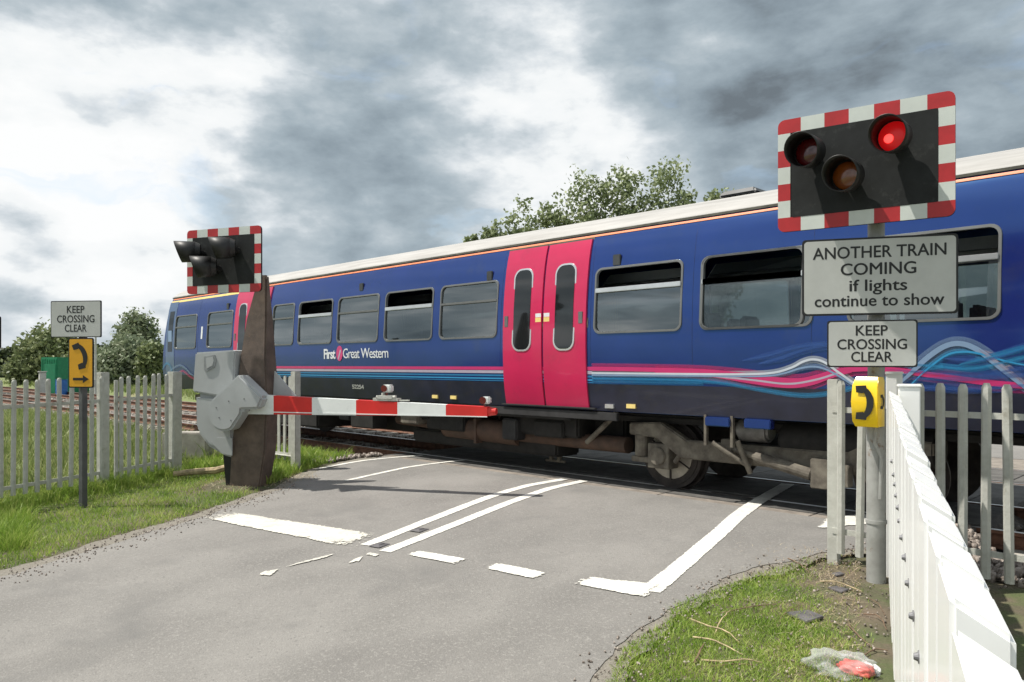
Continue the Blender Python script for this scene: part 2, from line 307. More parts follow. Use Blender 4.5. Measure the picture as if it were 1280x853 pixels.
def text_mesh(body, size, bold=.0, sx=1.0, align='CENTER', space=1.0, lines=1.0):
    cu = bpy.data.curves.new('lettering', 'FONT'); cu.body = body; cu.size = size; cu.align_x = align; cu.offset = bold; cu.extrude = .0012; cu.space_character = space; cu.space_line = lines; cu.resolution_u = 4
    ob = bpy.data.objects.new('lettering', cu); COL.objects.link(ob); bpy.context.view_layer.update()
    me = bpy.data.meshes.new_from_object(ob.evaluated_get(bpy.context.evaluated_depsgraph_get())); bpy.data.objects.remove(ob)
    for v in me.vertices: x, y, z = v.co; v.co = (x*sx, -z, y)      # stands up, faces -y
    return me
CAP = max(v.co.z for v in text_mesh('E', 1.0).vertices)
def lettering(body, width, cap, pos, m, parent, bold=.0):
    src = text_mesh(body, 1.0, 0); vs, fs = [], []
    for q_, (ax_, az_) in enumerate(((-.017,0),(.017,0),(0,-.013),(0,.013),(0,0))):
        o_ = len(vs); vs += [(v.co.x+ax_, v.co.y-.00012*q_, v.co.z+az_) for v in src.vertices]; fs += [tuple(i+o_ for i in p.vertices) for p in src.polygons]
    me = bpy.data.meshes.new('lettering'); me.from_pydata(vs, [], fs); xs_ = [v.co.x for v in me.vertices]; k = width/(max(xs_)-min(xs_)); kz = cap/(CAP+bold)
    for v in me.vertices: v.co = ((v.co.x-(max(xs_)+min(xs_))/2)*k, v.co.y*.8, v.co.z*kz)
    me.materials.append(m)
    o = bpy.data.objects.new('lettering', me); COL.objects.link(o); o.parent = parent; o.location = pos; return o

# ------------------------------------------------------------------ lie of the land
def sm(a, b, x): t = np.clip((x-a)/(b-a), 0, 1); return t*t*(3-2*t)
def gz(X, Y):
    X = np.asarray(X, float); Y = np.asarray(Y, float)
    h = np.clip((Y-6.9)*.042, -.22, 0)
    h = np.where(Y > 15, -np.clip((Y-15)*.03, 0, .3), h)
    tr = sm(6.6, 7.5, Y)*(1-sm(14.2, 15.2, Y)); outc = np.maximum(sm(-10.6, -11.1, X), sm(-2.0, -1.5, X))
    h = h - .30*tr*outc
    # the lineside land on the left lies a little lower than the road
    h = h - .18*sm(-11.6, -14, X)*(1-sm(6, 8, Y))
    return h
def G(px, py, dz=0):
    z = -.05
    for _ in range(12):
        d = (EYE-z)*FPX/(py-HY); p = FW*d+RT*((px-640)/FPX*d); z = float(gz(p.x, p.y))
    return Vector((p.x, p.y, z+dz))
def edgeL(y):   # left edge of the carriageway
    return float(np.interp(y, [-10,-3,0,1.5,3.4,4.9,5.5,6.0,7.4,15,24,60], [-3.6,-5.9,-6.8,-7.45,-8.3,-9.1,-9.65,-10.0,-10.45,-10.5,-12.5,-26]))
def edgeR(y):
    return float(np.interp(y, [-10,-3,0,1.5,2.6,3.4,4.3,5.2,6.2,7.4,15,24,60], [1.6,-.45,-1.45,-1.9,-2.24,-2.58,-2.78,-2.82,-2.55,-2.0,-2.2,-4.4,-18]))
# ground: one sheet out to the horizon, fine near by
xs = np.unique(np.concatenate([np.array([-1500,-900,-500,-300,-200,-140,-100,-75,-60,-50,-42,-36,-31,-27,-24]), np.arange(-22,6.01,.25), np.array([8,10,13,17,22,30,40,60,90,140,220,400,800,1500])]))
ys = np.unique(np.concatenate([np.array([-1200,-500,-200,-80,-40,-20,-12,-8]), np.arange(-5,16.01,.25), np.array([18,20,23,27,32,40,50,65,85,120,170,250,400,700,1500])]))
XX, YY = np.meshgrid(xs, ys); ZZ = gz(XX, YY)
near = (XX > -22) & (XX < 6) & (YY < 16) & (YY > -5)
ZZ = ZZ + np.where(near, (np.sin(XX*3.1+YY*2.3)*np.sin(YY*2.7-XX*1.1))*.008, 0)
onroad = np.zeros_like(XX, bool)
for j, y in enumerate(ys): onroad[j] = (xs > edgeL(y)-.3) & (xs < edgeR(y)+.3)
ZZ = np.where(onroad, gz(XX, YY)-.03, ZZ)
nx = len(xs); V = np.stack([XX.ravel(), YY.ravel(), ZZ.ravel()], 1)
q = np.array([(j*nx+i, j*nx+i+1, (j+1)*nx+i+1, (j+1)*nx+i) for j in range(len(ys)-1) for i in range(nx-1)])
g = struct(quick('ground', V, q, M['soil'], k=4)); g.data.materials.append(M['field']); g.data.materials.append(M['ballast_bed'])
cx = V[q].mean(1); mi = np.where((np.abs(cx[:,0]+8) > 15) | (cx[:,1] > 15.5) | ((cx[:,0] < -11.5) & (cx[:,1] < 7)), 1, 0)
mi = np.where((cx[:,1] > 6.9) & (cx[:,1] < 14.6) & ((cx[:,0] < -10.5) | (cx[:,0] > -2)), 2, mi); g.data.polygons.foreach_set('material_index', mi.astype(np.int32))
# road sheet with ragged edges
def road_sheet(name, m, fl, fr, y0, y1, dy, lift, jit, nc=14, skip=None):
    yy = np.arange(y0, y1+.001, dy); vs = []; fs = []
    jl = rng.normal(0, jit, len(yy)); jr = rng.normal(0, jit, len(yy))
    for k in range(1, len(yy)): jl[k] = .6*jl[k-1]+.6*jl[k]; jr[k] = .6*jr[k-1]+.6*jr[k]
    for k, y in enumerate(yy):
        a = fl(y)+jl[k]; b = fr(y)+jr[k]
        for i in range(nc+1):
            x = a+(b-a)*i/nc; vs.append((x, y, float(np.clip((y-6.9)*.042, -.22, 0) if y < 15 else -min((y-15)*.03, .3))+lift))
    n = nc+1
    for k in range(len(yy)-1):
        if skip and skip(yy[k]+dy/2): continue
        for i in range(nc): fs.append((k*n+i, k*n+i+1, (k+1)*n+i+1, (k+1)*n+i))
    return quick(name, vs, fs, m, k=4)
struct(road_sheet('gravel_margin', M['chipping'], lambda y: edgeL(y)-.12, lambda y: edgeR(y)+.10, -10, 7.3, .1, .001, .05))
struct(road_sheet('road', M['asphalt'], lambda y: edgeL(y)+.12, lambda y: edgeR(y)-.04, -10, 60, .1, .006, .035, skip=lambda y: 7.45 < y < 14.4))
# crossing deck: panels between and beside the rails
YN, YF, GA = 8.13, 9.565, .0
YC = (YN+YF)/2; Y2 = YC+3.35
def deck(ya, yb, m, z, x0=-10.45, x1=-1.9, step=.9):
    mb = MB(); x = x0
    while x < x1-.05:
        e2 = min(x+step, x1); mb.box(((x+e2)/2, (ya+yb)/2, z-.1), (e2-x-.012, yb-ya, .2)); x = e2
    return struct(mb.build('crossing_deck', m, bevel=.006))
deck(7.46, 7.68, M['edge_panel'], .002, step=1.8); deck(7.69, 8.08, M['dark_panel'], 0.004); deck(8.25, 9.45, M['dark_panel'], .004); deck(9.62, 10.4, M['dark_panel'], .003)
deck(10.41, Y2-.79, M['dark_panel'], .0, step=1.8); deck(Y2-.65, Y2+.65, M['dark_panel'], .004); deck(Y2+.79, 14.42, M['edge_panel'], .002, step=1.8)
mb = MB(); mb.box((-10.52, 8.9, -.12), (.1, 2.9, .24)); struct(mb.build('deck_edge_beam', M['dark_panel']))

# ------------------------------------------------------------------ road markings
def smooth_pts(pts, n=8):
    P = [Vector(p) for p in pts]; P = [2*P[0]-P[1]]+P+[2*P[-1]-P[-2]]; o = []
    for i in range(1, len(P)-2):
        for k in range(n):
            t = k/n; a, b, c, d = P[i-1:i+3]
            o.append(.5*((2*b)+(c-a)*t+(2*a-5*b+4*c-d)*t*t+(3*b-a-3*c+d)*t**3))
    o.append(P[-2]); return o
CROSS = ((-1,.0),(-.82,.75),(-.3,1),(.3,1),(.82,.75),(1,.0))
def mark_build(rows, ends, m):
    lift_ = .014 if ends else .011
    vs = []; fs = []; ed = []; k = len(CROSS)
    for i, row in enumerate(rows):
        e_ = min(1, .25*min(i, len(rows)-1-i)) if ends else 1
        for (c_, w_), v in zip(CROSS, row): v.z = float(np.clip((v.y-6.9)*.042, -.22, 0))+lift_; vs.append(v); ed.append(w_*e_)
        if i: b = k*i; fs += [(b-k+j, b-k+j+1, b+j+1, b+j) for j in range(k-1)]
    o = MB().add(vs, fs).build('road_marking', m); at_ = o.data.attributes.new('edge', 'FLOAT', 'POINT'); at_.data.foreach_set('value', ed); return struct(o)
def line_mark(pts, w, m):
    c = smooth_pts([G(*p) for p in pts], 12); rows = []
    for i, p in enumerate(c):
        a = (c[min(i+1,len(c)-1)]-c[max(i-1,0)]); a.z = 0; a.normalize(); nn = Vector((-a.y, a.x, 0)); rows.append([p+nn*s_*(w*1.12/2) for s_, _ in CROSS])
    return mark_build(rows, False, m)
def quad_mark(px4, m, n=24):
    c = [G(*p) for p in px4]; rows = []
    for i in range(n+1):
        t = -.02+1.04*i/n; a = c[0].lerp(c[3], t); b = c[1].lerp(c[2], t); rows.append([a.lerp(b, .5+.54*s_) for s_, _ in CROSS])
    return mark_build(rows, True, m)
for pts, w in (([(457,683),(540,650),(610,623),(660,608),(706,600)], .125), ([(481,691),(560,660),(635,630),(690,611),(730,602)], .125),
               ([(812,741),(860,701),(905,662),(943,631),(985,606)], .155), ([(432,602),(500,587),(545,580),(580,576)], .085), ([(398,587),(440,579),(490,573),(528,570)], .085)):
    line_mark(pts, w, M['paint'])
for q4, mm in (([(250,648),(279,640),(474,670),(445,688)], 'stop_paint'), ([(508,695),(522,690),(584,701),(569,707)], 'paint'), ([(605,712),(621,706),(684,718),(670,726)], 'paint'),
           ([(715,731),(734,723),(822,733),(806,749)], 'paint'), ([(352,712),(366,707),(424,692),(412,698)], 'worn_paint'), ([(320,721),(330,716),(350,713),(340,722)], 'worn_paint'),
           ([(434,706),(444,700),(456,696),(450,704)], 'worn_paint'), ([(456,695),(460,692),(476,695),(470,698)], 'worn_paint'), ([(1021,662),(1034,648),(1086,644),(1086,657)], 'paint')):
    quad_mark(q4, M[mm])
# cat's eyes between the double lines
for px, py in ((524,664),(474,683)):
    p = G(px, py, .012); mb = MB(); mb.box((0,0,.003), (.13,.16,.006), top=.8); mb.box((0,0,.009), (.07,.09,.008), top=.8)
    tag(mb.build('road_stud', M['slate'], loc=p, rz=.25), 'worn dark road stud between the double white lines, '+('farther one by the train' if py < 670 else 'nearer one beside the stop line'), 'road stud')
# tarmac patches
for q4 in ([(362,617),(392,611),(412,616),(378,622)], [(414,622),(440,616),(450,619),(432,625)]): pass

# ------------------------------------------------------------------ railway tracks
def track(yc, label, x0, x1, dense):
    t = thing('railway_track', label, 'railway track', (-10, yc, 0), group='two running lines of the railway')
    for s in (-.72, .72):
        mb = MB(); prof = [(-.07,-.16),(.07,-.16),(.07,-.145),(.012,-.125),(.012,-.04),(.036,-.03),(.036,-.002),(.028,.0),(-.028,.0),(-.036,-.002),(-.036,-.03),(-.012,-.04),(-.012,-.125),(-.07,-.145)]
        r = [[(x, s+a, b) for a, b in prof] for x in np.linspace(x0+10, x1+10, 12)]
        mb.use(M['rail']).loft(r); mb.use(M['rail_top']).box(((x0+x1)/2+10, s, .0015), (x1-x0, .05, .003)); mb.build('rail', None, t)
    x = x0
    first = None
    while x < x1:
        if not (-10.3 < x < -1.8):
            if first is None:
                mb = MB(); mb.box((0,0,-.24), (.26,2.5,.17)); first = mb.build('sleeper', M['concrete'], t, bevel=.02); o = first
            else: o = first.copy(); COL.objects.link(o); o.parent = t
            o.location = (x+10, random.gauss(0,.01), random.gauss(0,.006)); o.rotation_euler.z = random.gauss(0,.01)
        x += .66 if x > -40 else 1.9
    return t
track(YC, 'nearer railway line with the train standing on it', -150, 6, True)
track(Y2, 'empty railway line behind the train, farther from the road', -150, 6, True)

# ballast stones
def rock_field(name, pts, smin, smax, m):
    n = len(pts); base = np.array([(-1,-1,-1),(1,-1,-1),(1,1,-1),(-1,1,-1),(-1,-1,1),(1,-1,1),(1,1,1),(-1,1,1)], float)*.5
    V = base[None]*(1+rng.normal(0,.22,(n,8,3))); V[:,4:,:2] *= rng.uniform(.45,.9,(n,1,1))
    s = rng.uniform(smin, smax, (n,1,1))*rng.uniform(.7,1.3,(n,1,3)); V = V*s
    a = rng.uniform(0, 6.28, n); b = rng.uniform(-.6,.6,n); ca, sa, cb, sb = np.cos(a), np.sin(a), np.cos(b), np.sin(b)
    x = V[:,:,0]*ca[:,None]-V[:,:,1]*sa[:,None]; y = V[:,:,0]*sa[:,None]+V[:,:,1]*ca[:,None]; z = V[:,:,2]
    y2 = y*cb[:,None]-z*sb[:,None]; z2 = y*sb[:,None]+z*cb[:,None]; V = np.stack([x, y2, z2], 2)+pts[:,None,:]
    f = np.array([(3,2,1,0),(4,5,6,7),(0,1,5,4),(1,2,6,5),(2,3,7,6),(3,0,4,7)]); F = (f[None]+np.arange(n)[:,None,None]*8).reshape(-1,4)
    return stuff(quick(name, V.reshape(-1,3), F, m, k=4))
def stone_mat(name, a, b, c):
    m = leafmat(name, a, b, c, 6, 0); return m
M['stones'] = stone_mat('ballast_stone', (.11,.09,.075), (.22,.185,.16), (.38,.33,.29))
P = []
def scatter(n, x0, x1, y0, y1, z=None, up=.02):
    x = rng.uniform(x0, x1, n); y = rng.uniform(y0, y1, n); zz = gz(x, y)+up+rng.uniform(-.01,.02,n) if z is None else np.full(n, z)+rng.uniform(-.02,.02,n)
    P.append(np.stack([x, y, zz], 1))
scatter(4600, -16, -10.45, 6.2, 7.5); scatter(3600, -30, -10.6, 7.4, 8.0, -.18); scatter(4200, -34, -10.6, 8.25, 9.45, -.17); scatter(5200, -50, -10.6, 9.65, 11.4, -.2); scatter(5000, -60, -10.6, 11.4, 14.2, -.2)
scatter(9000, -2.0, 4, 6.25, 7.9, None, .03); scatter(2500, -1.8, 4, 8.2, 9.4, -.17)
rock_field('ballast_gravel', np.concatenate(P), .022, .058, M['stones'])
# small chippings and clods along the verges
P = []
k = 800; y = rng.uniform(.5, 5.2, k); x = np.array([edgeL(v) for v in y])+rng.normal(.10, .16, k); P.append(np.stack([x, y, gz(x,y)+.012], 1))
k = 800; y = rng.uniform(2.2, 7.2, k); x = np.array([edgeR(v) for v in y])+rng.normal(.05, .10, k); P.append(np.stack([x, y, gz(x,y)+.012], 1))
k = 900; y = rng.uniform(2.6, 6.2, k); x = np.array([edgeR(v) for v in y])+rng.uniform(.2, 1.3, k); P.append(np.stack([x, y, gz(x,y)+.01], 1))
rock_field('verge_gravel', np.concatenate(P), .004, .014, M['stones'])

# ------------------------------------------------------------------ the train
TR = thing('diesel_train', 'indigo diesel railcar with magenta doors crossing the road', 'train', (-10, YC, 0))
PROF = [(.95,1.335),(1.0,1.345),(1.15,1.372),(1.3,1.392),(1.5,1.405),(1.75,1.412),(2.0,1.410),(2.3,1.398),(2.6,1.372),(2.8,1.345),(2.95,1.317),(3.08,1.283),(3.16,1.255),(3.20,1.235)]
PZ = [p[0] for p in PROF]; PW = [p[1] for p in PROF]
def w_at(z): return float(np.interp(z, PZ, PW))
def SX(px, Y=7.46): t = (px-640)/FPX; return Y*(-.7034+.7108*t)/(.7108+.7034*t)+10     # local x on the near side
def SZ(px, py, Y=7.46): t = (px-640)/FPX; return EYE+(HY-py)/FPX*Y/(.7108+.7034*t)
def side(x, z, off=0, s=-1): return (x, s*(w_at(z)+off), z)
XL, XR = SX(204), 9.35
WB, WT = 1.90, 2.73
wins = [(219,246,0),(259,291,0),(340.5,368,0),(373,416,1),(422,474,0),(481,542,1),(550,623,0),(743,854,1),(876,1006,1)]
WINS = [(SX(a), SX(b), o) for a, b, o in wins]; wl = SX(1253); WINS += [(wl-1.28-.32-1.28, wl-1.28-.32, 1), (wl-1.28, wl, 1)]
DOORS = [(SX(294), SX(294)+1.5), (SX(631), SX(735))]
fw_ = .03
# body shell with real window openings, both sides
xb = sorted(set([XL+.02, XR]+[v for a, b, o in WINS for v in (a+fw_, b-fw_)]+list(np.arange(XL+1, XR, 1.0))))
zb = sorted(set(PZ+[WB+fw_, WT-fw_, 2.42]))
for s in (-1, 1):
    vs = [side(x if x > xb[0] else XL+.02+.28*max(0, (z-1.5))/1.7, z, 0, s) for x in xb for z in zb]; fs = []; nz_ = len(zb)
    for i in range(len(xb)-1):
        for j in range(nz_-1):
            mxx, mz = (xb[i]+xb[i+1])/2, (zb[j]+zb[j+1])/2
            if WB+fw_ < mz < WT-fw_ and any(a+fw_ < mxx < b-fw_ for a, b, o in WINS): continue
            fs.append((i*nz_+j, (i+1)*nz_+j, (i+1)*nz_+j+1, i*nz_+j+1))
    o = MB().add(vs, fs).build('body_side', M['livery'], TR, smooth=True)
# roof
RPROF = [(3.195,1.25),(3.212,1.252),(3.24,1.225),(3.315,1.14),(3.39,1.0),(3.46,.80),(3.515,.55),(3.545,.28),(3.555,0)]
ring = [(-w, z) for z, w in RPROF]+[(w, z) for z, w in RPROF[::-1][1:]]
vs = [((x+.3 if x < 0 and x == XL else x), y, z) for x in [XL]+list(np.linspace(XL+.6, XR, 22)) for y, z in ring]; n = len(ring); fs = [(i*n+j, i*n+j+1, (i+1)*n+j+1, (i+1)*n+j) for i in range(22) for j in range(n-1)]
roof = MB().add(vs, fs).build('roof', M['roof'], TR, smooth=True)
mb = MB()
for k in (-.62, -.28, .05, .4): mb.tube((XL+.6, k, 3.505+(.62-abs(k))*.08-.012), (XR, k, 3.505+(.62-abs(k))*.08-.012), .016, n=6)
mb.build('roof_rib', M['roof'], roof)
mb = MB()
for s in (-1, 1): mb.box(((XL+XR)/2+.12, s*1.250, 3.196), (XR-XL-.3, .018, .026))
mb.build('gutter', M['gutter'], roof)
mb = MB(); x0 = SX(905, 8.0); mb.box((x0, -.35, 3.58), (.5,.42,.07), top=.85); mb.build('roof_vent', M['duct'], roof, bevel=.02)
def strip(zc, h, x0, x1, off, m, name='stripe', n=30):
    vs = []; fs = []
    for i, x in enumerate(np.linspace(x0, x1, n)):
        for k in (-1, 0, 1): vs.append(side(x, zc+k*h/2, off))
        if i: b = 3*i; fs += [(b-3, b, b+1, b-2), (b-2, b+1, b+2, b-1)]
    return MB().add(vs, fs).build(name, m, TR, smooth=True)
strip(3.155, .026, XL+.35, XR, .006, M['orange']); strip(3.09, .05, XL+.3, SX(294), .0035, M['cream'])
# lower navy band and solebar
vs = []; fs = []
for i, x in enumerate(np.linspace(XL+.05, XR, 24)):
    for z in (.953, 1.0, 1.15, 1.285): vs.append(side(x, z, .004))
    if i: b = 4*i; fs += [(b-4+k, b+k, b+k+1, b-3+k) for k in range(3)]
MB().add(vs, fs).build('skirt', M['lowlivery'], TR, smooth=True)
mb = MB()
for s in (-1, 1): mb.box((-1.2, s*1.26, .88), (9.6, .1, .16))
mb.build('solebar', M['solebar'], TR, bevel=.01)
mb = MB(); mb.box((SX(683)+.0, -1.36, .885), (2.3,.05,.10)); mb.box((SX(683), -1.385, .975), (1.66,.05,.02)); mb.build('door_step', M['solebar'], TR, bevel=.006)
# interior
mb = MB(); mb.box(((XL+XR)/2+.3, 0, 1.1), (XR-XL-1.2, 2.6, .06)); mb.box((XL+1.3, 0, 2.1), (.05,2.5,2.0)); mb.box((XR-.05, 0, 2.05), (.05,2.5,2.2)); mb.box(((XL+XR)/2, 0, 3.1), (XR-XL-1, 2.3, .04))
mb.build('saloon', M['inside'], TR)
sp = None
for a, b, o in WINS:
    for yy in (-.95, -.5, .5, .95):
        if sp is None:
            m2 = MB(); m2.box((0,0,.35), (.42,.42,.12)); m2.box((.22,0,.68), (.12,.42,.70), top=.9); sp = m2.build('seat', M['seat'], TR, bevel=.03); q2 = sp
        else: q2 = sp.copy(); COL.objects.link(q2); q2.parent = TR
        q2.location = ((a+b)/2+.25, yy, 1.13); q2.rotation_euler.z = 0 if random.random() < .7 else math.pi
# windows
def wring(a, b, zb_, zt, r, fw, off0, off1, s=-1):
    oo = rrect(b-a, zt-zb_, r, 5, (a+b)/2, (zb_+zt)/2); ii = rrect(b-a-2*fw, zt-zb_-2*fw, max(r-fw*.6, .02), 5, (a+b)/2, (zb_+zt)/2); n = len(oo)
    vs = [side(x, z, -.01, s) for x, z in oo]+[side(x, z, off0, s) for x, z in rrect(b-a-.012, zt-zb_-.012, r, 5, (a+b)/2, (zb_+zt)/2)]+[side(x, z, off0, s) for x, z in ii]+[side(x, z, off1, s) for x, z in ii]
    fs = [(k*n+i, k*n+(i+1)%n, (k+1)*n+(i+1)%n, (k+1)*n+i) for k in range(3) for i in range(n)]
    return MB().add(vs, fs)
def pane(a, b, z0, z1, off, s=-1, r=.03):
    vs = []; fs = []; zz = np.linspace(z0, z1, 7)
    for i, z in enumerate(zz):
        e_ = 0
        vs += [side(a+e_, z, off, s), side((a+b)/2, z, off, s), side(b-e_, z, off, s)]
        if i: k = 3*i; fs += [(k-3, k-2, k+1, k), (k-2, k-1, k+2, k+1)]
    return MB().add(vs, fs)
for a, b, op in WINS:
    w = wring(a, b, WB, WT, .095, fw_, .012, -.03).build('window', M['frame'], TR, smooth='auto')
    zt = WT-.30
    if op:
        pane(a+.02, b-.02, WB+.02, zt, -.016).build('pane', M['glass'], w, smooth=True)
        mb = MB(); yo = -w_at(zt)+.10
        mb.add([(a+.05, -w_at(zt)+.01, zt+.01), (b-.05, -w_at(zt)+.01, zt+.01), (b-.05, -w_at(WT)+.22, WT-.07), (a+.05, -w_at(WT)+.22, WT-.07)], [(0,1,2,3)]); mb.build('hopper_pane', M['glass'], w)
        mb = MB(); mb.box(((a+b)/2, -w_at(zt)-.004, zt+.012), (b-a-2*fw_+.01, .035, .055)); mb.build('window_bar', M['bar'], w, bevel=.006)
    else:
        pane(a+.02, b-.02, WB+.02, zt, -.016).build('pane', M['glass'], w, smooth=True); pane(a+.02, b-.02, zt, WT-.02, -.012).build('hopper_pane', M['glass'], w, smooth=True)
        mb = MB(); mb.box(((a+b)/2, -w_at(zt)+.004, zt+.005), (b-a-2*fw_+.01, .03, .035)); mb.build('window_bar', M['frame'], w, bevel=.005)
    w2 = wring(a, b, WB, WT, .095, fw_, .012, -.03, 1).build('window', M['frame'], TR, smooth='auto'); pane(a+.02, b-.02, WB+.02, WT-.02, -.016, 1).build('pane', M['glass'], w2, smooth=True)
# doors
def skin(a, b, z0, z1, off, n=10, s=-1, edge=.03):
    vs = []; fs = []; zz = np.linspace(z0, z1, n)
    for i, z in enumerate(zz):
        vs += [side(a, z, off-edge, s), side(a+.006, z, off, s), side(b-.006, z, off, s), side(b, z, off-edge, s)]
        if i: k = 4*i; fs += [(k-4+j, k-3+j, k+1+j, k+j) for j in range(3)]
    return MB().add(vs, fs)
for a, b in DOORS:
    mid = (a+b)/2; strip(2.05, 2.18, a-.02, b+.02, .006, M['gutter'], 'door_surround', 4)
    for k, (p, q_) in enumerate(((a, mid-.012), (mid+.012, b))):
        vs = []; d = skin(p, q_, .985, 3.115, .022, 16).build('door', M['pink'], TR, smooth='auto')
        wc_ = (p+q_)/2+(-.0 if k else .0); ww = .31
        wring(wc_-ww/2-.03, wc_+ww/2+.03, 1.70, 2.84, .13, .028, .030, .018).build('window_frame', M['bar'], d, smooth='auto')
        poly = rrect(ww, 1.09, .11, 5, wc_, 2.27); 
        zs = sorted(set([round(z, 4) for x, z in poly]+[round(float(z), 4) for z in np.linspace(1.85, 2.70, 9)])); vs = []; fs = []
        for i, z in enumerate(zs):
            xx = [x for x, z_ in poly if abs(z_-z) < .001] or [wc_-ww/2, wc_+ww/2]; vs += [side(min(xx), z, .026), side(max(xx), z, .026)]
            if i: fs.append((2*i-2, 2*i-1, 2*i+1, 2*i))
        MB().add(vs, fs).build('pane', M['darkglass'], d, smooth=True)
        bx = (p+.07) if k == 0 else (q_-.09)
        mb = MB(); mb.box((bx, -w_at(2.15)-.024, 2.12), (.07,.012,.15)); mb.build('door_button', M['frame'], d, bevel=.004)
        sxx = mid-.075 if k == 0 else mid+.075
        mb = MB(); mb.use(M['cream']).box((sxx, -w_at(2.12)-.021, 2.12), (.10,.004,.06)); mb.use(M['letter']).box((sxx, -w_at(2.18)-.021, 2.18), (.10,.004,.05)); mb.build('sticker', None, d)
# stripes and swooshes
x0, x1 = SX(262), SX(742)
for z, h, m, off in ((1.475,.045,'s_pink',.003), (1.425,.04,'s_lav',.003), (1.375,.024,'s_blue',.003), (1.332,.02,'s_cyan',.003), (1.300,.012,'s_blue',.003)): strip(z, h, x0, x1, off, M[m])
def swoosh(pts, h, m, off, taper=False):
    p = smooth_pts([(SX(a), 0, SZ(a, b)) for a, b in pts], 8); vs = []; fs = []; n = len(p)
    for i, c in enumerate(p):
        t = (p[min(i+1,n-1)]-p[max(i-1,0)]).normalized(); nn = Vector((-t.z, 0, t.x)); hh = h*(1 if not taper else min(1, .15+4*min(i, n-1-i)/n))
        for k in (-1, 0, 1): v = c+nn*hh/2*k; vs.append(side(v.x, v.z, off))
        if i: b = 3*i; fs += [(b-3, b, b+1, b-2), (b-2, b+1, b+2, b-1)]
    return MB().add(vs, fs).build('stripe', M[m], TR, smooth=True)
SW = [([(741,461),(820,462.5),(880,464.5),(930,469),(965,474),(1000,476),(1025,471),(1045,465),(1080,461),(1120,463),(1180,471),(1240,479),(1300,484)], .05, 's_pink'),
 ([(820,464),(890,469),(940,477),(985,482.5),(1015,479),(1040,470),(1065,463)], .045, 's_pink'), ([(880,469),(940,475),(985,480),(1020,475),(1050,466)], .02, 's_lav'),
 ([(741,466.5),(840,467.5),(920,468),(965,466.5),(990,460),(1005,452.5),(1018,449.5),(1032,453),(1050,466),(1075,484)], .022, 's_white'),
 ([(741,469),(860,470),(950,470.5),(980,467),(1000,461),(1018,458.5),(1034,462),(1056,474),(1080,490)], .018, 's_wisp'),
 ([(741,473),(840,475),(900,478),(950,487),(990,493.5),(1020,494),(1050,489),(1090,478),(1130,468),(1180,459)], .014, 's_cyan'), ([(741,477),(840,478.5),(880,479)], .018, 's_blue'),
 ([(950,455),(980,447),(1005,438),(1035,432),(1070,430)], .03, 's_mid'), ([(930,451),(965,444),(1000,434),(1050,428)], .018, 's_mid'),
 ([(1112,490),(1135,471),(1160,448),(1183,433),(1203,430),(1224,438),(1250,458),(1280,483),(1300,500)], .045, 's_wisp'),
 ([(1128,492),(1160,462),(1185,444),(1205,440),(1224,442),(1260,452),(1310,462)], .016, 's_cyan'), ([(1225,437),(1246,452),(1275,474),(1305,498)], .03, 's_lav'),
 ([(1090,452),(1130,455),(1170,458),(1215,461),(1260,452),(1310,440)], .02, 's_cyan'), ([(1110,462),(1160,466),(1220,470),(1270,462),(1320,452)], .02, 's_mid'),
 ([(1140,473),(1200,474),(1260,470),(1320,466)], .04, 's_mid'), ([(1180,448),(1230,450),(1280,436),(1320,425)], .03, 's_mid'), ([(1200,456),(1250,444),(1300,430)], .016, 's_cyan'),
 ([(1150,484),(1220,486),(1300,480)], .03, 's_mid'),
 ([(206,470),(216,462),(226,457),(233,460),(240,468),(250,472),(262,464)], .05, 's_wisp'), ([(222,468),(230,464),(240,472),(252,477),(266,472),(275,466)], .06, 's_pink'), ([(204,463),(209,455),(214,457),(218,470)], .06, 's_cyan')]
def soft(src, name, a_):
    m = bpy.data.materials[src].copy(); m.name = name; M[name] = m; n = m.node_tree.nodes; l = m.node_tree.links; o_ = [k for k in n if k.type == 'OUTPUT_MATERIAL'][0]; b_ = n['Principled BSDF']
    t_ = n.new('ShaderNodeBsdfTransparent'); x_ = n.new('ShaderNodeMixShader'); x_.inputs[0].default_value = a_; l.new(t_.outputs[0], x_.inputs[1]); l.new(b_.outputs[0], x_.inputs[2]); l.new(x_.outputs[0], o_.inputs[0])
for k_, n_ in (('s_pink','stripe_pink'),('s_lav','stripe_lavender'),('s_white','stripe_white'),('s_wisp','stripe_wisp'),('s_cyan','stripe_cyan'),('s_blue','stripe_blue'),('s_mid','stripe_dull_blue')): soft(n_, k_+'_soft', .42)
for i, (p, h, m) in enumerate(SW):
    if i < 18: swoosh(p, h*2.3+.02, m+'_soft', .0036+.0003*i, i > 6)
    swoosh(p, h, m if i < 5 or i in (9, 10) else m+'_soft', .0105+.0004*i, i > 6)
for px in (248, 336, 627, 739, 866, 1015):
    x = SX(px); d_ = skin(x, x+.010, 1.29, 3.12, .0022, 14, edge=.004).build('panel_seam', mat('seam_blue', (.012,.016,.07), .4), TR, smooth='auto')
